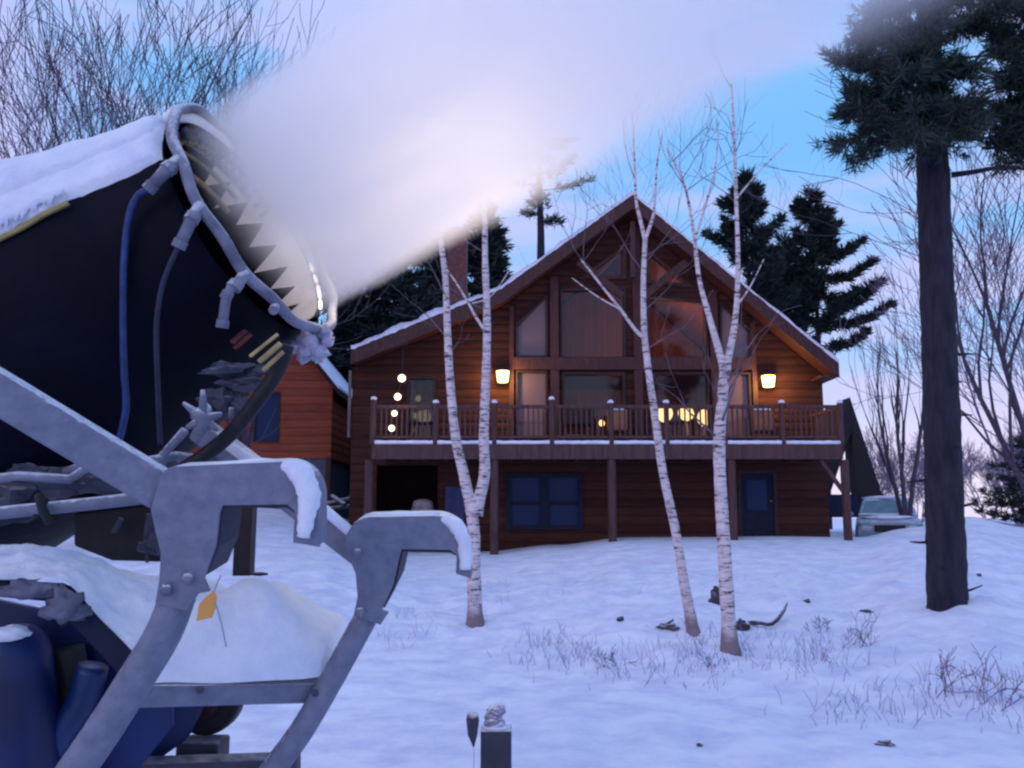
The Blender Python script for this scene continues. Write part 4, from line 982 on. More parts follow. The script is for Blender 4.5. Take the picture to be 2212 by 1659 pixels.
# frost wedges on the inner wall
m = MB(); NT = 24; rng = random.Random(8)
for k in range(NT):
    t = 2 * math.pi * (k + .5) / NT; hw = math.pi / NT; tip = -.185 - rng.uniform(-.02, .025); val = -.075
    if not .55 < t < 3.1: continue
    rI = lambda s: .3745 + s * .04 - .003
    n = 6
    for i in range(n):
        for s_ in (-1, 1): pass
    grid = []
    for i in range(n + 1):
        f = i / n; s = lerp(tip, val, f); w = hw * f
        grid.append([G(s, rI(s), t + w * q) for q in (-1, -.5, 0, .5, 1)])
    grid.append([G(-.05, rI(-.05), t + hw * q) for q in (-1, -.5, 0, .5, 1)]); grid.append([G(-.002, rI(0) - .001, t + hw * q) for q in (-1, -.5, 0, .5, 1)])
    kk = len(m.v)
    for row in grid: m.v += row
    for i in range(len(grid) - 1):
        for j in range(4): a = kk + i * 5 + j; m.f.append((a, a + 1, a + 6, a + 5))
m.build('frost_teeth', FROST, gun, recalc=False)
# glowing strips stand in for lamp light caught on the lower far lip
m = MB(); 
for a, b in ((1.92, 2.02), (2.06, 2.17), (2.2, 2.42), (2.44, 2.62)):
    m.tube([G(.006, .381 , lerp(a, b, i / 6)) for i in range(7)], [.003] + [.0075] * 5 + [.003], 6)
m.build('lip_glint', RIMGLOW, gun, smooth=True)
l = bpy.data.lights.new('teeth_fill', 'POINT'); l.energy = .7; l.color = (1, .90, .84); l.shadow_soft_size = .04  # added fill inside the mouth, brightens the frost teeth
lo = bpy.data.objects.new('teeth_fill', l); lo.location = G(.02, .16, 2.1); C.objects.link(lo); lo['kind'] = 'structure'
# outer frosted water ring
ring_s = .03; ring_r = .428
m = MB(); n = 96
pts = [G(ring_s + .006 * math.sin(i * .7), ring_r, -math.pi + 2 * math.pi * i / n) for i in range(n + 1)]
m.tube(pts, [.0175 * (1 + .07 * noise.noise(Vector((i * .6, 0, 0)))) for i in range(n + 1)], 12, cap=False); ringo = m.build('water_ring', RINGM, gun, smooth=True)
def thp(px, py):                                           # ring angle nearest to a pixel, near side
    best = None
    for k in range(400):
        t = -math.pi + 2 * math.pi * k / 400; p = G(ring_s, ring_r, t) - CAM; d = p.dot(FWD)
        if math.sin(t) > .05: continue
        x = CX + F * p.dot(RIGHT) / d; y = CY - F * p.dot(UP) / d; e_ = (x - px) ** 2 + (y - py) ** 2
        if best is None or e_ < best[0]: best = (e_, t, d)
    return best[1], best[2]
def fitting(px, py, pts2, rad, hose=None, hr=.012, hm=BLUEH):
    t, d = thp(px, py); st = G(ring_s, ring_r, t); dn = -.03
    rad = [q * .72 for q in rad]; hr = hr * .82
    P = [st] + [atd(a, b, d + dn) for a, b in pts2]
    m = MB(); m.tube(P, rad, 10, jit=.05, rng=random.Random(px)); f = m.build('hose_fitting', RINGM, ringo, smooth=True)
    m = MB()
    for k in range(1, len(P)):
        dv = (P[k] - P[k - 1]).normalized(); q = P[k - 1].lerp(P[k], .92); m.tube([q - dv * .012, q + dv * .012], rad[k] * 1.22, 10); m.build('collar', RINGM, ringo); m = MB()
    if hose:
        H = [P[-1]] + [atd(a, b, d + dn + z) for a, b, z in hose]
        m = MB(); m.tube(smooth_path(H, 8), hr, 10); m.build('hose', hm, gun, smooth=True)
fitting(392, 345, [(362, 366), (322, 408)], [.028, .027, .024], [(296, 425, 0), (278, 470, 0), (268, 560, .0), (266, 700, .0), (268, 800, .01), (272, 880, .02), (258, 950, .05)], .0125)
fitting(438, 440, [(414, 474), (386, 532)], [.026, .026, .025], [(368, 570, 0), (350, 620, 0), (338, 700, 0), (340, 820, .02), (346, 960, .05)], .010, mat('dark_hose', (.012, .02, .055), (.006, .01, .03), .5, 20))
fitting(530, 590, [(508, 620)], [.025, .024])
fitting(524, 596, [(502, 618), (489, 640), (480, 705)], [.014, .020, .021, .022])
fitting(600, 655, [(592, 668)], [.022, .018])
# frosted lump of ice at the lower end of the ring
t, d = thp(690, 705)
m = MB(); rng = random.Random(14)
for (a, b, s) in ((700, 715, .022), (672, 742, .040), (640, 752, .022), (690, 758, .030), (708, 736, .022), (655, 770, .022), (682, 772, .016)):
    m.blob(atd(a, b, d - .02), s, rng, 14, 10, .5)
m.build('ice_lump', mat('ice', (.50, .50, .66), (.30, .30, .45), .5, 30, bump=.7, dist=.006), gun, smooth=True)
# snow lying on top of the barrel: two-layer slab
def bs(s):
    for (a, b), (c_, d_) in zip(prof, prof[1:]):
        if c_ <= s <= a and a != c_: return lerp(b, d_, (s - a) / (c_ - a))
    return prof[0][1]
def project(p):
    p = p - CAM; d = p.dot(FWD); return CX + F * p.dot(RIGHT) / d, CY - F * p.dot(UP) / d, d
def surf(px, py):
    """point (s, t) on the camera-facing side of the barrel that is seen at a photo position"""
    best = None
    for i in range(110):
        s = -.04 - i * .012; r = bs(s)
        for k in range(110):
            t = .25 - k * .02; x, y, d = project(G(s, r + .01, t)); e_ = (x - px) ** 2 + (y - py) ** 2
            if best is None or e_ < best[0]: best = (e_, s, t)
    return best[1], best[2]
def barrel_snow(name, edge, t1_, s0, s1, th, seed, base=0.0):
    m = MB(); NS = 90; NT_ = 40
    for i in range(NS + 1):
        s = lerp(s0, s1, i / NS)
        tl = table(-s, edge) + .05 * noise.noise(Vector((s * 5, seed, 0))) + .03 * noise.noise(Vector((s * 16, seed, 0)))
        for j in range(NT_ + 1):
            f = j / NT_; t = lerp(tl, t1_, f); e_ = min(f / .06, (1 - f) / .12, (i / NS) / .04, (1 - i / NS) / .03, 1); e_ = math.sqrt(max(0, 1 - (1 - e_) ** 2))
            h = th * (1 + .35 * noise.noise(Vector((s * 3.5, t * 2.5, seed))) + .16 * noise.noise(Vector((s * 13, t * 9, seed))) + .06 * noise.noise(Vector((s * 40, t * 30, seed))))
            m.v.append(G(s, bs(s) + base - .02 + (h + .02) * e_, t))
    M = NT_ + 1
    m.f = [(i * M + j, i * M + j + 1, (i + 1) * M + j + 1, (i + 1) * M + j) for i in range(NS) for j in range(NT_)]
    return m.build(name, SNOWP, gun, smooth=True, recalc=False)
def edge_of(pts): return sorted([(-a, b) for a, b in (surf(*p) for p in pts)])
low = [(0, -1.0), (.1, -1.02), (.2, -1.04), (.33, -1.09), (.45, -1.15), (.6, -1.2)]
upr = [(0, -.66), (.1, -.70), (.2, -.76), (.33, -.84), (.45, -.92)]
s_gap = surf(80, 400)[0]
barrel_snow('snow_cover', low, 1.2, -.035, -1.25, .026, 5)
barrel_snow('snow_cover', upr, 1.1, -.05, s_gap, .050, 9)
barrel_snow('snow_cover', [(0, -.35), (2, -.35)], 1.0, s_gap - .04, -1.5, .045, 12)
q = surf(75, 385)[0]
# small cap of snow curling over the lip top
m = MB(); n = 22
m.tube([G(-.012, .424, lerp(-.5, .6, i / n)) for i in range(n + 1)], [.010 + .026 * math.sin(math.pi * i / n) ** .6 for i in range(n + 1)], 12, jit=.05, rng=random.Random(3)); m.build('snow_cover', SNOWP, gun, smooth=True)
# yellow trim strip with icicles
tp_ = [surf(*p) for p in ((152, 440), (100, 466), (50, 492), (0, 520))]
sa, sb_ = tp_[0][0], tp_[-1][0]
def trim(s, off, dt=0): 
    t = table(-s, sorted([(-a, b) for a, b in tp_])); return G(s, bs(s) + off, t + dt)
m = MB(); m.tube([trim(lerp(sa, sb_ - .3, i / 14), .015) for i in range(15)], .009, 6); m.build('trim_strip', YELL, gun)
m = MB(); rng = random.Random(4)
for i in range(44):
    p = trim(lerp(sa, sb_, i / 43), .03, .10); m.tube([p, p + Vector((0, -.005, -rng.uniform(.015, .04)))], [.004, .001], 5)
m.build('icicles', SNOWP, gun)
# dark folded hood gap
# red decal + lower body mechanics under the mouth
def patch(s0, s1, t0_, t1_, off, mt, name):
    m = MB(); a = 6
    for i in range(a + 1):
        for j in range(a + 1): s = lerp(s0, s1, i / a); m.v.append(G(s, bs(s) + off, lerp(t0_, t1_, j / a)))
    m.f = [(i * (a + 1) + j, i * (a + 1) + j + 1, (i + 1) * (a + 1) + j + 1, (i + 1) * (a + 1) + j) for i in range(a) for j in range(a)]
    return m.build(name, mt, gun, recalc=False)
def thps(px, py, s, r):
    best = None
    for k in range(300):
        t = -math.pi * k / 300; p = G(s, r, t) - CAM; d = p.dot(FWD); x = CX + F * p.dot(RIGHT) / d; y = CY - F * p.dot(UP) / d
        e_ = (x - px) ** 2 + (y - py) ** 2
        if best is None or e_ < best[0]: best = (e_, t)
    return best[1]
tr_ = thps(545, 690, -.13, .46)
patch(-.10, -.16, tr_ - .045, tr_ + .0, .028, RUST, 'decal'); patch(-.10, -.17, tr_ - .10, tr_ - .06, .028, RUST, 'decal')
D0 = 2.55
def A(px, py, d): return atd(px, py, d)
m = MB()
for a, b, w in (((560, 782), (606, 742), .008), ((568, 800), (612, 760), .006), ((540, 770), (600, 722), .005)): m.tube([A(*a, 2.5), A(*b, 2.5)], w, 6)
m.build('gauge_trim', YELL, gun)
m = MB(); m.tube(smooth_path([A(620, 745, 2.56), A(600, 800, 2.56), A(560, 860, 2.56), (A(500, 935, 2.56)), A(440, 985, 2.56), A(385, 1020, 2.56)], 6), [.022] * 31, 12); m.build('hose', BLACK, gun, smooth=True)
m = MB()
for (a, b, s, q) in ((500, 800, .05, (1.6, .6, .5)), (530, 830, .05, (1.4, .6, .5)), (560, 800, .03, (1.4, .6, .6)), (470, 860, .05, (1, .6, .6)), (520, 870, .035, (1, .5, .8))): m.blob(A(a, b, 2.66), s, random.Random(a), 12, 8, .5, q)
m.build('motor_mount', STEELD, gun)
# frosty splayed wing nut / valve
m = MB(); c = A(440, 905, 2.5)
m.blob(c, .034, random.Random(5), 12, 8, .4, (.9, .7, 1.2))
for a, b, r_ in ((438, 842, .010), (478, 895, .012), (402, 925, .010), (425, 960, .008), (395, 870, .008), (470, 930, .010)): m.tube([c, A(a, b, 2.49)], [.018, r_ * .6], 8)
m.build('valve_wheel', RINGM, gun, smooth=True)
m = MB(); m.tube([A(400, 930, 2.55), A(350, 985, 2.56), A(345, 1010, 2.56)], [.014, .012, .02], 8); m.tube([A(500, 880, 2.6), A(498, 905, 2.6)], .008, 6); m.tube([A(300, 1000, 2.5), A(380, 985, 2.6), A(480, 1000, 2.7)], [.014] * 3, 8); m.build('valve_pipe', RINGM, gun, smooth=True)

# --- steel yoke: two arms with end brackets
def plate(pts, d, thick, mt=STEEL, name='bracket', bev=.004):
    m = MB(); q = [A(a, b, d) for a, b in pts]; m.prism(q, FWD * thick)
    return m.build(name, mt, gun, bevel=bev)
def arc(cx, cy, r, a0, a1, n=8, ry=None):
    ry = ry or r
    return [(cx + r * math.cos(R(lerp(a0, a1, i / n))), cy - ry * math.sin(R(lerp(a0, a1, i / n)))) for i in range(n + 1)]
B1 = [(344, 1040)] + arc(385, 1052, 45, 150, 95, 5) + arc(610, 1075, 78, 92, 0, 9, ) + [(690, 1182), (634, 1172), (637, 1105), (620, 1090), (480, 1092), (474, 1110), (466, 1180), (440, 1250), (452, 1278), (428, 1282), (402, 1320), (335, 1304), (343, 1255), (347, 1195), (336, 1150), (325, 1100)]
plate(B1, 2.05, .012)
# flange (depth) of the bracket
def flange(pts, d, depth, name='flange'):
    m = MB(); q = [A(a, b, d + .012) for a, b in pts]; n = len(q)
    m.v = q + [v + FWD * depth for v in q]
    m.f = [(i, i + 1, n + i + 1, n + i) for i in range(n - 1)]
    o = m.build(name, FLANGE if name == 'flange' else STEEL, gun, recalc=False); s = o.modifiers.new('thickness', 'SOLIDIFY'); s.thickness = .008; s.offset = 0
    return o
flange([(350, 1030)] + arc(385, 1052, 42, 140, 95, 4) + arc(610, 1075, 75, 92, 0, 9) + [(686, 1178)], 2.05, .09, 'rim_plate')
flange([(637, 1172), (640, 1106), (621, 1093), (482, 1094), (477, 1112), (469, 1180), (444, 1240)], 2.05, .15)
dx, dyy = 400, 118
B2 = [(745, 1160)] + arc(808, 1168, 60, 165, 100, 6, 52) + arc(938, 1178, 74, 92, 0, 9, 64) + [(1018, 1250), (986, 1240), (986, 1198), (972, 1188), (868, 1186), (862, 1205), (850, 1262), (825, 1318), (840, 1322), (822, 1350), (764, 1330), (772, 1290), (768, 1240), (752, 1200)]
plate(B2, 2.45, .012)
flange([(752, 1150)] + arc(808, 1168, 58, 160, 100, 5, 50) + arc(938, 1178, 71, 92, 0, 9, 62) + [(1015, 1248)], 2.45, .09, 'rim_plate')
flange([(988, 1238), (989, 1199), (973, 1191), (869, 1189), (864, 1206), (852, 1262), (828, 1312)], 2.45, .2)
# snow patches hanging on the hooked ends
m = MB(); m.tube(smooth_path([A(612, 1003, 2.06), A(650, 1025, 2.05), A(668, 1070, 2.045), A(662, 1120, 2.04), A(655, 1160, 2.04)], 5), smooth_vals([.012, .028, .026, .020, .014], 5), 10, jit=.12, rng=random.Random(1)); m.build('snow_crust', SNOWP, gun, smooth=True)
m = MB(); m.tube(smooth_path([A(955, 1118, 2.46), A(985, 1135, 2.45), A(1004, 1175, 2.445), A(1006, 1230, 2.44)], 5), smooth_vals([.010, .020, .020, .016], 5), 10, jit=.12, rng=random.Random(2)); m.build('snow_crust', SNOWP, gun, smooth=True)
m = MB(); m.tube([A(790, 1118, 2.47), A(860, 1112, 2.48), A(950, 1114, 2.48)], .011, 8, jit=.1); m.tube([A(450, 1006, 2.07), A(480, 1005, 2.07), A(560, 996, 2.08), A(600, 999, 2.08)], .008, 8, jit=.2); m.build('snow_crust', SNOWP, gun, smooth=True)
# bolts
for a, b, d in ((405, 1250, 2.045), (772, 1195, 2.445), (778, 1322, 2.445), (358, 1275, 2.045)):
    m = MB(); m.tube([A(a, b, d + .01), A(a, b, d - .012)], [.013, .009], 12); m.blob(A(a, b, d - .014), .013, random.Random(a), 10, 6, .3, (1, .6, 1)); m.build('bolt', RINGM, gun, smooth=True)
# arms (square tube) rising left to the barrel pivots
def sq_tube(p, q, w, h, name, mt=STEEL, bev=.008):
    m = MB(); m.beam(p, q, w, h, UP); return m.build(name, mt, gun, bevel=bev)
sq_tube(A(-120, 775, 2.03), A(356, 1062, 2.11), .07, .09, 'arm')
sq_tube(A(430, 925, 2.75), A(790, 1200, 2.50), .06, .07, 'arm')
m = MB(); m.tube([A(470, 945, 2.66), A(545, 998, 2.64), A(700, 1100, 2.5), A(756, 1148, 2.46)], [.014, .018, .016, .014], 8, jit=.1); m.build('snow_crust', SNOWP, gun, smooth=True)
# legs of the yoke going down left
def legtube(pts, d0, d1, r, name='leg'):
    n = len(pts) - 1; q = smooth_path([A(a, b, lerp(d0, d1, i / n)) for i, (a, b) in enumerate(pts)], 5)
    m = MB(); m.tube(q, r, 16); return m.build(name, STEEL, gun, smooth=True)
legtube([(385, 1285), (352, 1370), (285, 1480), (215, 1590), (120, 1730), (60, 1850)], 2.1, 1.98, .042)
legtube([(795, 1325), (765, 1380), (715, 1470), (650, 1580), (570, 1690), (500, 1800)], 2.5, 2.36, .034)
# cross channel with snow heaped on it
m = MB(); q = [A(285, 1482, 2.2), A(716, 1478, 2.47), A(708, 1518, 2.47), A(280, 1530, 2.2)]; m.prism(q, FWD * .03); m.prism([v + UP * .003 for v in (A(285, 1484, 2.2), A(716, 1480, 2.47), A(716, 1490, 2.47), A(285, 1494, 2.2))], FWD * .3); m.build('crossbar', STEEL, gun, bevel=.004)
for a, b in ((432, 1490), (680, 1497)):
    m = MB(); m.tube([A(a, b, 2.40), A(a, b, 2.27 if a < 500 else 2.43)], .010, 10); m.build('bolt', STEELD, gun)
def heap(name, pts, d0, d1, dep, hgt_):
    """snow mound: outline along the front (pixels), heaped backwards"""
    m = MB(); n = len(pts); K = 30
    front = smooth_path([A(a, b, lerp(d0, d1, i / (n - 1))) for i, (a, b) in enumerate(pts)], 16)
    M = K + 1
    for i, p in enumerate(front):
        u = i / (len(front) - 1)
        for k in range(M):
            f = k / K; e_ = math.sqrt(max(0, 1 - (1 - min(1, f * 2.2)) ** 2)) * min(1, (1 - f) * 4 + .2) * min(1, min(u, 1 - u) * 8 + .15)
            z = hgt_(u) * e_ * (1 + .25 * noise.noise(p * 9 + Vector((f * 3, 0, 0))) + .05 * noise.noise(p * 26 + Vector((f * 9, 0, 0))) + .03 * noise.noise(p * 60 + Vector((f * 20, 0, 0))))
            m.v.append(p + Vector((0, dep * f, z)))
    m.f = [(i * M + k, i * M + k + 1, (i + 1) * M + k + 1, (i + 1) * M + k) for i in range(len(front) - 1) for k in range(K)]
    m.v.append(front[0]); 
    return m.build(name, SNOWP, gun, smooth=True, recalc=False)
heap('snow_heap', [(290, 1478), (370, 1474), (470, 1476), (580, 1470), (660, 1466), (722, 1455)], 2.2, 2.47, .38, lambda u: .10 + .13 * math.exp(-((u - .42) / .33) ** 2))
# horizontal rail at left with clamp
m = MB(); m.tube(smooth_path([A(-40, 1112, 2.3), A(80, 1100, 2.3), A(200, 1088, 2.3), A(335, 1072, 2.3)], 4), .017, 12); m.build('rail', STEEL, gun, smooth=True)
m = MB(); m.tube(smooth_path([A(84, 1068, 2.27), A(92, 1100, 2.26), (A(108, 1130, 2.27))], 3), [.012] * 7, 8); m.tube([A(104, 1082, 2.3), A(78, 1112, 2.3)], .014, 8); m.build('clamp', BLACK, gun)
# dark machinery behind the rail
m = MB(); rng = random.Random(33)
for (a, b, s, q) in ((30, 1070, .10, (1.3, .7, .7)), (130, 1045, .09, (1.6, .7, .5)), (230, 1040, .075, (1.5, .7, .6)), (60, 1030, .07, (1, .7, .6)), (290, 1055, .05, (1.2, .7, .6))): m.blob(A(a, b, 2.75), s, rng, 14, 9, .45, q)
m.build('fan_motor', STEELD, gun)
m = MB(); m.tube([A(-20, 1035, 2.6), A(40, 1028, 2.6), A(150, 1035, 2.6), A(205, 1000, 2.6)], .014, 8); m.tube([A(140, 1020, 2.62), A(215, 990, 2.6)], .012, 8); m.build('pipework', RINGM, gun, smooth=True)
# control box: dark block with frosty conduit
m = MB(); m.prism([A(158, 1108, 2.9), A(330, 1090, 2.9), (A(346, 1100, 2.9)), A(346, 1215, 2.9), A(240, 1212, 2.9), A(158, 1180, 2.9)], FWD * .25); m.build('control_box', mat('box_paint', (.014, .011, .016), (.006, .005, .008), .6, 6, bump=.4), gun, bevel=.01)
m = MB()
for a, b, c_, d_, r_ in ((325, 1110, 318, 1170, .014), (246, 1150, 262, 1120, .010), (300, 1180, 345, 1190, .016), (316, 1170, 318, 1215, .006)): m.tube([A(a, b, 2.85), A(c_, d_, 2.85)], r_, 8); m.build('conduit', STEELD, gun); m = MB()
m.blob(A(340, 1165, 2.84), .045, random.Random(3), 10, 8, .3, (1, .5, .8)); m.build('junction_box', STEELD, gun)
m = MB(); m.box(*( (lambda p, w: ((p.x - w, p.y - w, A(530, 1242, 2.95).z), (p.x + w, p.y + w, A(530, 1060, 2.95).z)))(A(530, 1150, 2.95), .028))); m.build('leg', mat('leg_paint', (.02, .012, .02), (.01, .007, .012), .6, 6), gun)
m = MB(); m.blob(A(560, 1240, 2.9), .022, random.Random(2), 10, 6, .1, (1.4, 1, .3)); m.build('foot', BLACK, gun)
# snow heaped over the blue fender
def sheet(rows, name, mt, parent=gun, n=16, amp=.012, seed=0, cols=10):
    m = MB(); G_ = [smooth_path([A(*p) for p in r_], cols) for r_ in rows]; M = len(G_[0]); cols_ = []
    full = []
    for j in range(M):
        col = smooth_path([g[j] for g in G_], n); cols_.append(col)
    K = len(cols_[0])
    for j in range(M):
        for k in range(K):
            p = cols_[j][k]; e_ = min(1, min(j, M - 1 - j) / 4, min(k, K - 1 - k) / 3)
            m.v.append(p + (UP * .7 - FWD * .6) * (amp * (noise.noise(p * 8 + Vector((seed, 0, 0))) + .45 * noise.noise(p * 24) + .2 * noise.noise(p * 60)) * (.3 + .7 * e_)))
    m.f = [(j * K + k, j * K + k + 1, (j + 1) * K + k + 1, (j + 1) * K + k) for j in range(M - 1) for k in range(K - 1)]
    return m.build(name, mt, parent, smooth=True, recalc=False)
# rows run left->right; first row back edge, last row front lower lip
sheet([[(-60, 1205, 2.75), (60, 1195, 2.75), (170, 1200, 2.75), (240, 1228, 2.75), (330, 1242, 2.72), (420, 1240, 2.7), (480, 1262, 2.7)],
       [(-60, 1190, 2.55), (60, 1180, 2.55), (180, 1196, 2.55), (260, 1240, 2.5), (340, 1262, 2.5), (430, 1270, 2.55), (500, 1300, 2.6)],
       [(-60, 1225, 2.36), (50, 1222, 2.36), (160, 1236, 2.36), (240, 1300, 2.36), (320, 1350, 2.36), (430, 1370, 2.42), (540, 1380, 2.5)],
       [(-60, 1252, 2.28), (50, 1250, 2.28), (138, 1256, 2.28), (212, 1330, 2.28), (290, 1412, 2.28), (330, 1470, 2.3), (420, 1480, 2.35)]], 'snow_cover', SNOWP, amp=.03)
# fender panels
plate([(-60, 1252), (130, 1262), (150, 1270), (298, 1418), (300, 1450), (262, 1462), (150, 1345), (130, 1360), (105, 1300), (-60, 1285)], 2.30, .02, NAVY, 'fender', .006)
m = MB(); m.blob(A(140, 1310, 2.27), .05, random.Random(6), 14, 10, .5, (1, .4, .9)); m.blob(A(60, 1275, 2.28), .05, random.Random(6), 14, 10, .4, (1.6, .4, .5)); m.build('frost_patch', mat('grey_frost', (.16, .17, .24), (.08, .085, .14), .8, 20, bump=.5), gun, smooth=True)
plate([(-60, 1285), (150, 1330), (262, 1462), (262, 1490), (370, 1500), (372, 1570), (300, 1659), (200, 1760), (-60, 1800)], 2.46, .02, BLUE, 'side_panel', .006)
# big blue cylinder (compressor tank) lower left
m = MB(); q = [A(-60, 1372, 2.2), A(-20, 1362, 2.2)]
cyl = [A(20, 1355, 2.33), A(22, 1372, 2.33), A(24, 1420, 2.33), A(30, 1560, 2.32), A(40, 1800, 2.3)]
m.tube(smooth_path(cyl, 4), smooth_vals([.03, .075, .10, .11, .11], 4), 28); m.build('compressor_tank', BLUE, gun, smooth=True)
m = MB(); m.blob(A(22, 1368, 2.27), .05, random.Random(5), 14, 8, .3, (1.1, .8, .35)); m.build('snow_crust', SNOWP, gun, smooth=True)
m = MB(); m.tube(smooth_path([A(200, 1440, 2.36), A(175, 1520, 2.36), A(120, 1600, 2.35), A(60, 1720, 2.34)], 5), .04, 14); m.build('blue_frame_tube', mat('bright_blue', (.006, .035, .15), (.003, .015, .07), .4, 4, frost=.4, frost_lo=.7), gun, smooth=True)
m = MB(); m.tube([A(150, 1400, 2.42), A(165, 1480, 2.42), A(140, 1560, 2.42)], .04, 10); m.build('bracket_mount', mat('olive_dark', (.03, .03, .03), (.012, .012, .014), .8, 10), gun)
# wheel and leg at lower middle
wc = A(450, 1530, 2.75)
m = MB(); t_ = [wc + Vector((0, 0, .02)) + Vector((math.cos(a_ * .1309) * .10, 0, math.sin(a_ * .1309) * .10)) for a_ in range(49)]
m.tube([wc + Vector((0, -.04, .03)), wc + Vector((0, .04, .03))], .105, 32); whl = m.build('wheel', BLACK, gun, bevel=.015)
m = MB(); m.tube([wc + Vector((0, -.045, .03)), wc + Vector((0, -.06, .03))], [.05, .04], 20); m.build('hub', mat('hub_rust', (.035, .012, .02), (.015, .008, .012), .7, 12), whl)
m = MB(); p = A(438, 1640, 2.7); w_ = 45 / F * 2.7; m.box((p.x - w_, p.y - w_, .0), (p.x + w_, p.y + w_, A(438, 1597, 2.7).z)); m.build('jack_leg', STEELD, gun, bevel=.01)
m = MB(); m.prism([A(300, 1652, 2.5), A(640, 1640, 2.6), A(640, 1700, 2.6), A(300, 1720, 2.5)], FWD * .06); m.build('skid_rail', STEELD, gun, bevel=.005)
m = MB(); m.prism([A(365, 1520, 2.58), A(440, 1520, 2.6), A(400, 1600, 2.6), A(310, 1665, 2.58), A(250, 1665, 2.58)], FWD * .04); m.build('blue_gusset', BLUE, gun, bevel=.005)

# orange tag hanging from the bracket
tg = empty('hanging_tag', A(470, 1262, 2.03), 'small orange tag hanging by a thin wire from the nearer frosted bracket', 'tag')
m = MB(); q = [A(424, 1342, 2.03), A(430, 1305, 2.03), A(447, 1288, 2.03), A(462, 1274, 2.03), A(468, 1290, 2.03), A(466, 1312, 2.03), A(458, 1334, 2.03)]; m.prism(q, FWD * .002); m.build('tag_card', ORANGE, tg)
m = MB(); m.tube([A(463, 1276, 2.028), A(470, 1258, 2.028), A(477, 1243, 2.04)], .0018, 6); m.tube([A(465, 1300, 2.026), A(478, 1345, 2.026), A(489, 1398, 2.026)], .0018, 6); m.build('wire', mat('wire', (.3, .3, .4), (.2, .2, .28), .5, 9), tg)

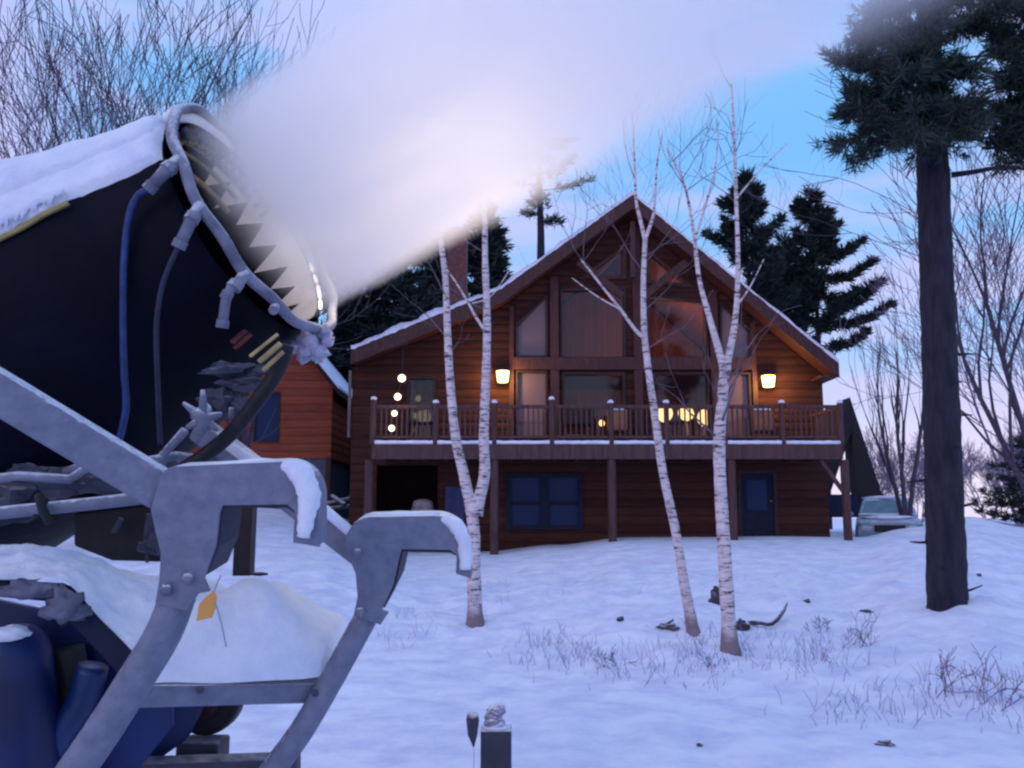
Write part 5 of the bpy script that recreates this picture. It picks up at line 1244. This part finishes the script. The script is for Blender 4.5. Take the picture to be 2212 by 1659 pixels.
# ------------------------------------------------------------------ plume (volume)
def plume():
    L_ = 4.4; N = 40; K = 26; m = MB()
    Rf = lambda x: (.375 + .022 * x * x) * (1.10 + .26 * x)
    for i in range(K + 1):
        x = -.03 + L_ * i / K; xx = max(0, x)
        for j in range(N):
            t = 2 * math.pi * j / N; q_ = Rf(xx) if x > .06 else .362; m.v.append(Vector((x, math.cos(t) * q_, math.sin(t) * q_)))
    for i in range(K):
        for j in range(N): a = i * N + j; b = i * N + (j + 1) % N; m.f.append((a, b, b + N, a + N))
    m.f.append(tuple(reversed(range(N)))); m.f.append(tuple(K * N + j for j in range(N)))
    me = bpy.data.meshes.new('snow_plume'); me.from_pydata(m.v, [], m.f)
    bm = bmesh.new(); bm.from_mesh(me); bmesh.ops.recalc_face_normals(bm, faces=bm.faces); bm.to_mesh(me); bm.free()
    o = bpy.data.objects.new('snow_plume', me); C.objects.link(o)
    rot = Matrix((ax, ev, ax.cross(ev))).transposed(); o.matrix_world = Matrix.Translation(MC) @ rot.to_4x4()
    mt, nt, Nn, L = newmat('plume_mist')
    out = Nn('ShaderNodeOutputMaterial'); vs = Nn('ShaderNodeVolumePrincipled'); L(vs.outputs[0], out.inputs['Volume'])
    vs.inputs['Color'].default_value = (.999, .994, .997, 1); vs.inputs['Anisotropy'].default_value = .25
    tc = Nn('ShaderNodeTexCoord'); sx = Nn('ShaderNodeSeparateXYZ'); L(tc.outputs['Object'], sx.inputs[0])
    def M(op, a, b=None, c=None):
        n = Nn('ShaderNodeMath'); n.operation = op
        for i, v in enumerate((a, b, c)):
            if v is None: continue
            if isinstance(v, (int, float)): n.inputs[i].default_value = v
            else: L(v, n.inputs[i])
        return n.outputs[0]
    x = M('MAXIMUM', sx.outputs[0], 0.0)
    r2 = M('ADD', M('MULTIPLY', sx.outputs[1], sx.outputs[1]), M('MULTIPLY', sx.outputs[2], sx.outputs[2])); r = M('SQRT', r2)
    Rr = M('ADD', M('MULTIPLY', M('MULTIPLY', x, x), .016), M('MULTIPLY_ADD', x, .0, .375))
    mp = Nn('ShaderNodeMapping'); mp.inputs['Scale'].default_value = (.7, 2.4, 2.4); L(tc.outputs['Object'], mp.inputs[0])
    nz = Nn('ShaderNodeTexNoise'); nz.inputs['Scale'].default_value = 1.3; nz.inputs['Detail'].default_value = 4; nz.inputs['Roughness'].default_value = .55; L(mp.outputs[0], nz.inputs[0])
    dn = M('SUBTRACT', nz.outputs[0], .5)
    t = M('DIVIDE', r, Rr); wd = M('MULTIPLY_ADD', x, .13, .04)              # softness grows with distance
    mp2 = Nn('ShaderNodeMapping'); mp2.inputs['Scale'].default_value = (1.1, 6.5, 6.5); L(tc.outputs['Object'], mp2.inputs[0])
    nz2 = Nn('ShaderNodeTexNoise'); nz2.inputs['Scale'].default_value = 1.6; nz2.inputs['Detail'].default_value = 5; nz2.inputs['Roughness'].default_value = .6; nz2.inputs['Distortion'].default_value = .6; L(mp2.outputs[0], nz2.inputs[0])
    dn2 = M('SUBTRACT', nz2.outputs[0], .5)
    t2 = M('ADD', t, M('MULTIPLY', M('ADD', dn, dn2), M('MULTIPLY_ADD', wd, 1.9, .10)))
    lo = M('SUBTRACT', 1.0, wd); hi = M('ADD', 1.0, wd)
    mr = Nn('ShaderNodeMapRange'); mr.interpolation_type = 'SMOOTHSTEP'; L(t2, mr.inputs[0]); L(lo, mr.inputs[1]); L(hi, mr.inputs[2]); mr.inputs[3].default_value = 1; mr.inputs[4].default_value = 0
    amp = M('MULTIPLY', M('POWER', 2.718, M('MULTIPLY', x, -.92)), 14.5)
    amp = M('MULTIPLY', amp, M('MULTIPLY_ADD', M('ADD', dn, dn2), 2.6, 1.0))
    st = Nn('ShaderNodeMapRange'); L(sx.outputs[0], st.inputs[0]); st.inputs[1].default_value = .01; st.inputs[2].default_value = .30; st.inputs[3].default_value = .0
    den = M('MAXIMUM', M('MULTIPLY', M('MULTIPLY', mr.outputs[0], amp), st.outputs[0]), 0.0)
    L(den, vs.inputs['Density'])
    me.materials.append(mt)
    tag(o, 'broad white plume of man-made snow blowing up and right from the gun', 'snow plume', kind='stuff')
    return o
plume()

# ------------------------------------------------------------------ lights and sky
warm = bpy.data.lights.new('plume_fill', 'POINT'); warm.energy = 19; warm.color = (1, .74, .38); warm.shadow_soft_size = .12  # added unseen fill behind the plume for its warm glow
warm.shadow_soft_size = .25
for pq in ((1040, 345, 3.4), (900, 415, 3.4)):
    wo = bpy.data.objects.new('plume_fill', warm); wo.location = atd(*pq); C.objects.link(wo); wo['kind'] = 'structure'

SUN_EL, SUN_ROT = R(6), R(200)
sun = bpy.data.lights.new('sun', 'SUN'); sun.energy = .35; sun.angle = R(20); sun.color = (1, .86, .84)
so = bpy.data.objects.new('sun', sun); C.objects.link(so); so['kind'] = 'structure'
so.rotation_euler = Vector((math.sin(R(-28)), math.cos(R(-28)) * -1, .5)).to_track_quat('Z', 'Y').to_euler()

w = bpy.data.worlds.new('World'); bpy.context.scene.world = w; w.use_nodes = True
nt = w.node_tree; nt.nodes.clear(); N = nt.nodes.new; L = nt.links.new
out = N('ShaderNodeOutputWorld'); bg = N('ShaderNodeBackground'); L(bg.outputs[0], out.inputs[0])
tc = N('ShaderNodeTexCoord'); sx = N('ShaderNodeSeparateXYZ'); L(tc.outputs['Generated'], sx.inputs[0])
rp = N('ShaderNodeValToRGB'); els = rp.color_ramp.elements
cols = [(0.0, (228, 218, 242)), (.05, (226, 224, 248)), (.11, (190, 198, 244)), (.19, (146, 190, 246)), (.38, (116, 180, 246)), (1.0, (150, 198, 252))]
els[0].position = 0; els[0].color = (*lin(cols[0][1]), 1); els[1].position = 1; els[1].color = (*lin(cols[-1][1]), 1)
for p_, c_ in cols[1:-1]: x_ = els.new(p_); x_.color = (*lin(c_), 1)
L(sx.outputs[2], rp.inputs[0])
mp = N('ShaderNodeMapping'); mp.inputs['Scale'].default_value = (1.0, 1.0, 4.2); mp.inputs['Location'].default_value = (.95, .6, .35); L(tc.outputs['Generated'], mp.inputs[0])
nz = N('ShaderNodeTexNoise'); nz.inputs['Scale'].default_value = 3.0; nz.inputs['Detail'].default_value = 5; nz.inputs['Roughness'].default_value = .5; L(mp.outputs[0], nz.inputs[0])
cr = N('ShaderNodeMapRange'); cr.interpolation_type = 'SMOOTHSTEP'; cr.inputs[1].default_value = .42; cr.inputs[2].default_value = .66; cr.inputs[4].default_value = .55; L(nz.outputs[0], cr.inputs[0])
# pink glow towards the left
lf = N('ShaderNodeMapRange'); lf.interpolation_type = 'SMOOTHSTEP'; lf.inputs[1].default_value = -.36; lf.inputs[2].default_value = -.54; lf.inputs[4].default_value = .8; L(sx.outputs[0], lf.inputs[0])
mxm = N('ShaderNodeMath'); mxm.operation = 'MAXIMUM'; L(cr.outputs[0], mxm.inputs[0]); L(lf.outputs[0], mxm.inputs[1])
mx = N('ShaderNodeMix'); mx.data_type = 'RGBA'; L(mxm.outputs[0], mx.inputs[0]); L(rp.outputs[0], mx.inputs[6]); mx.inputs[7].default_value = (*lin((216, 196, 238)), 1)
sky = N('ShaderNodeTexSky'); sky.sky_type = 'NISHITA'; sky.sun_disc = False; sky.sun_elevation = SUN_EL; sky.sun_rotation = SUN_ROT
ms = N('ShaderNodeMix'); ms.data_type = 'RGBA'; ms.blend_type = 'ADD'; ms.inputs[0].default_value = .012; L(mx.outputs[2], ms.inputs[6]); L(sky.outputs[0], ms.inputs[7])
L(ms.outputs[2], bg.inputs[0]); bg.inputs[1].default_value = 1.12

# ------------------------------------------------------------------ camera and render settings
cam = bpy.data.cameras.new('camera'); co = bpy.data.objects.new('camera', cam); C.objects.link(co)
co.location = CAM; co.rotation_euler = (math.pi / 2 + PITCH, 0, 0)
cam.sensor_width = 36; cam.lens = 36 * F / 2212; cam.clip_end = 4000; cam.clip_start = .05
sc = bpy.context.scene; sc.camera = co
sc.view_settings.view_transform = 'Standard'; sc.view_settings.look = 'None'; sc.view_settings.exposure = 0; sc.view_settings.gamma = 1
cy = sc.cycles
cy.max_bounces = 10; cy.diffuse_bounces = 3; cy.glossy_bounces = 3; cy.volume_bounces = 9; cy.transparent_max_bounces = 12
cy.volume_step_rate = 1.0; cy.volume_max_steps = 128; cy.use_denoising = True; cy.sample_clamp_indirect = 4
cy.pixel_filter_type = 'BLACKMAN_HARRIS'; cy.filter_width = 2.4
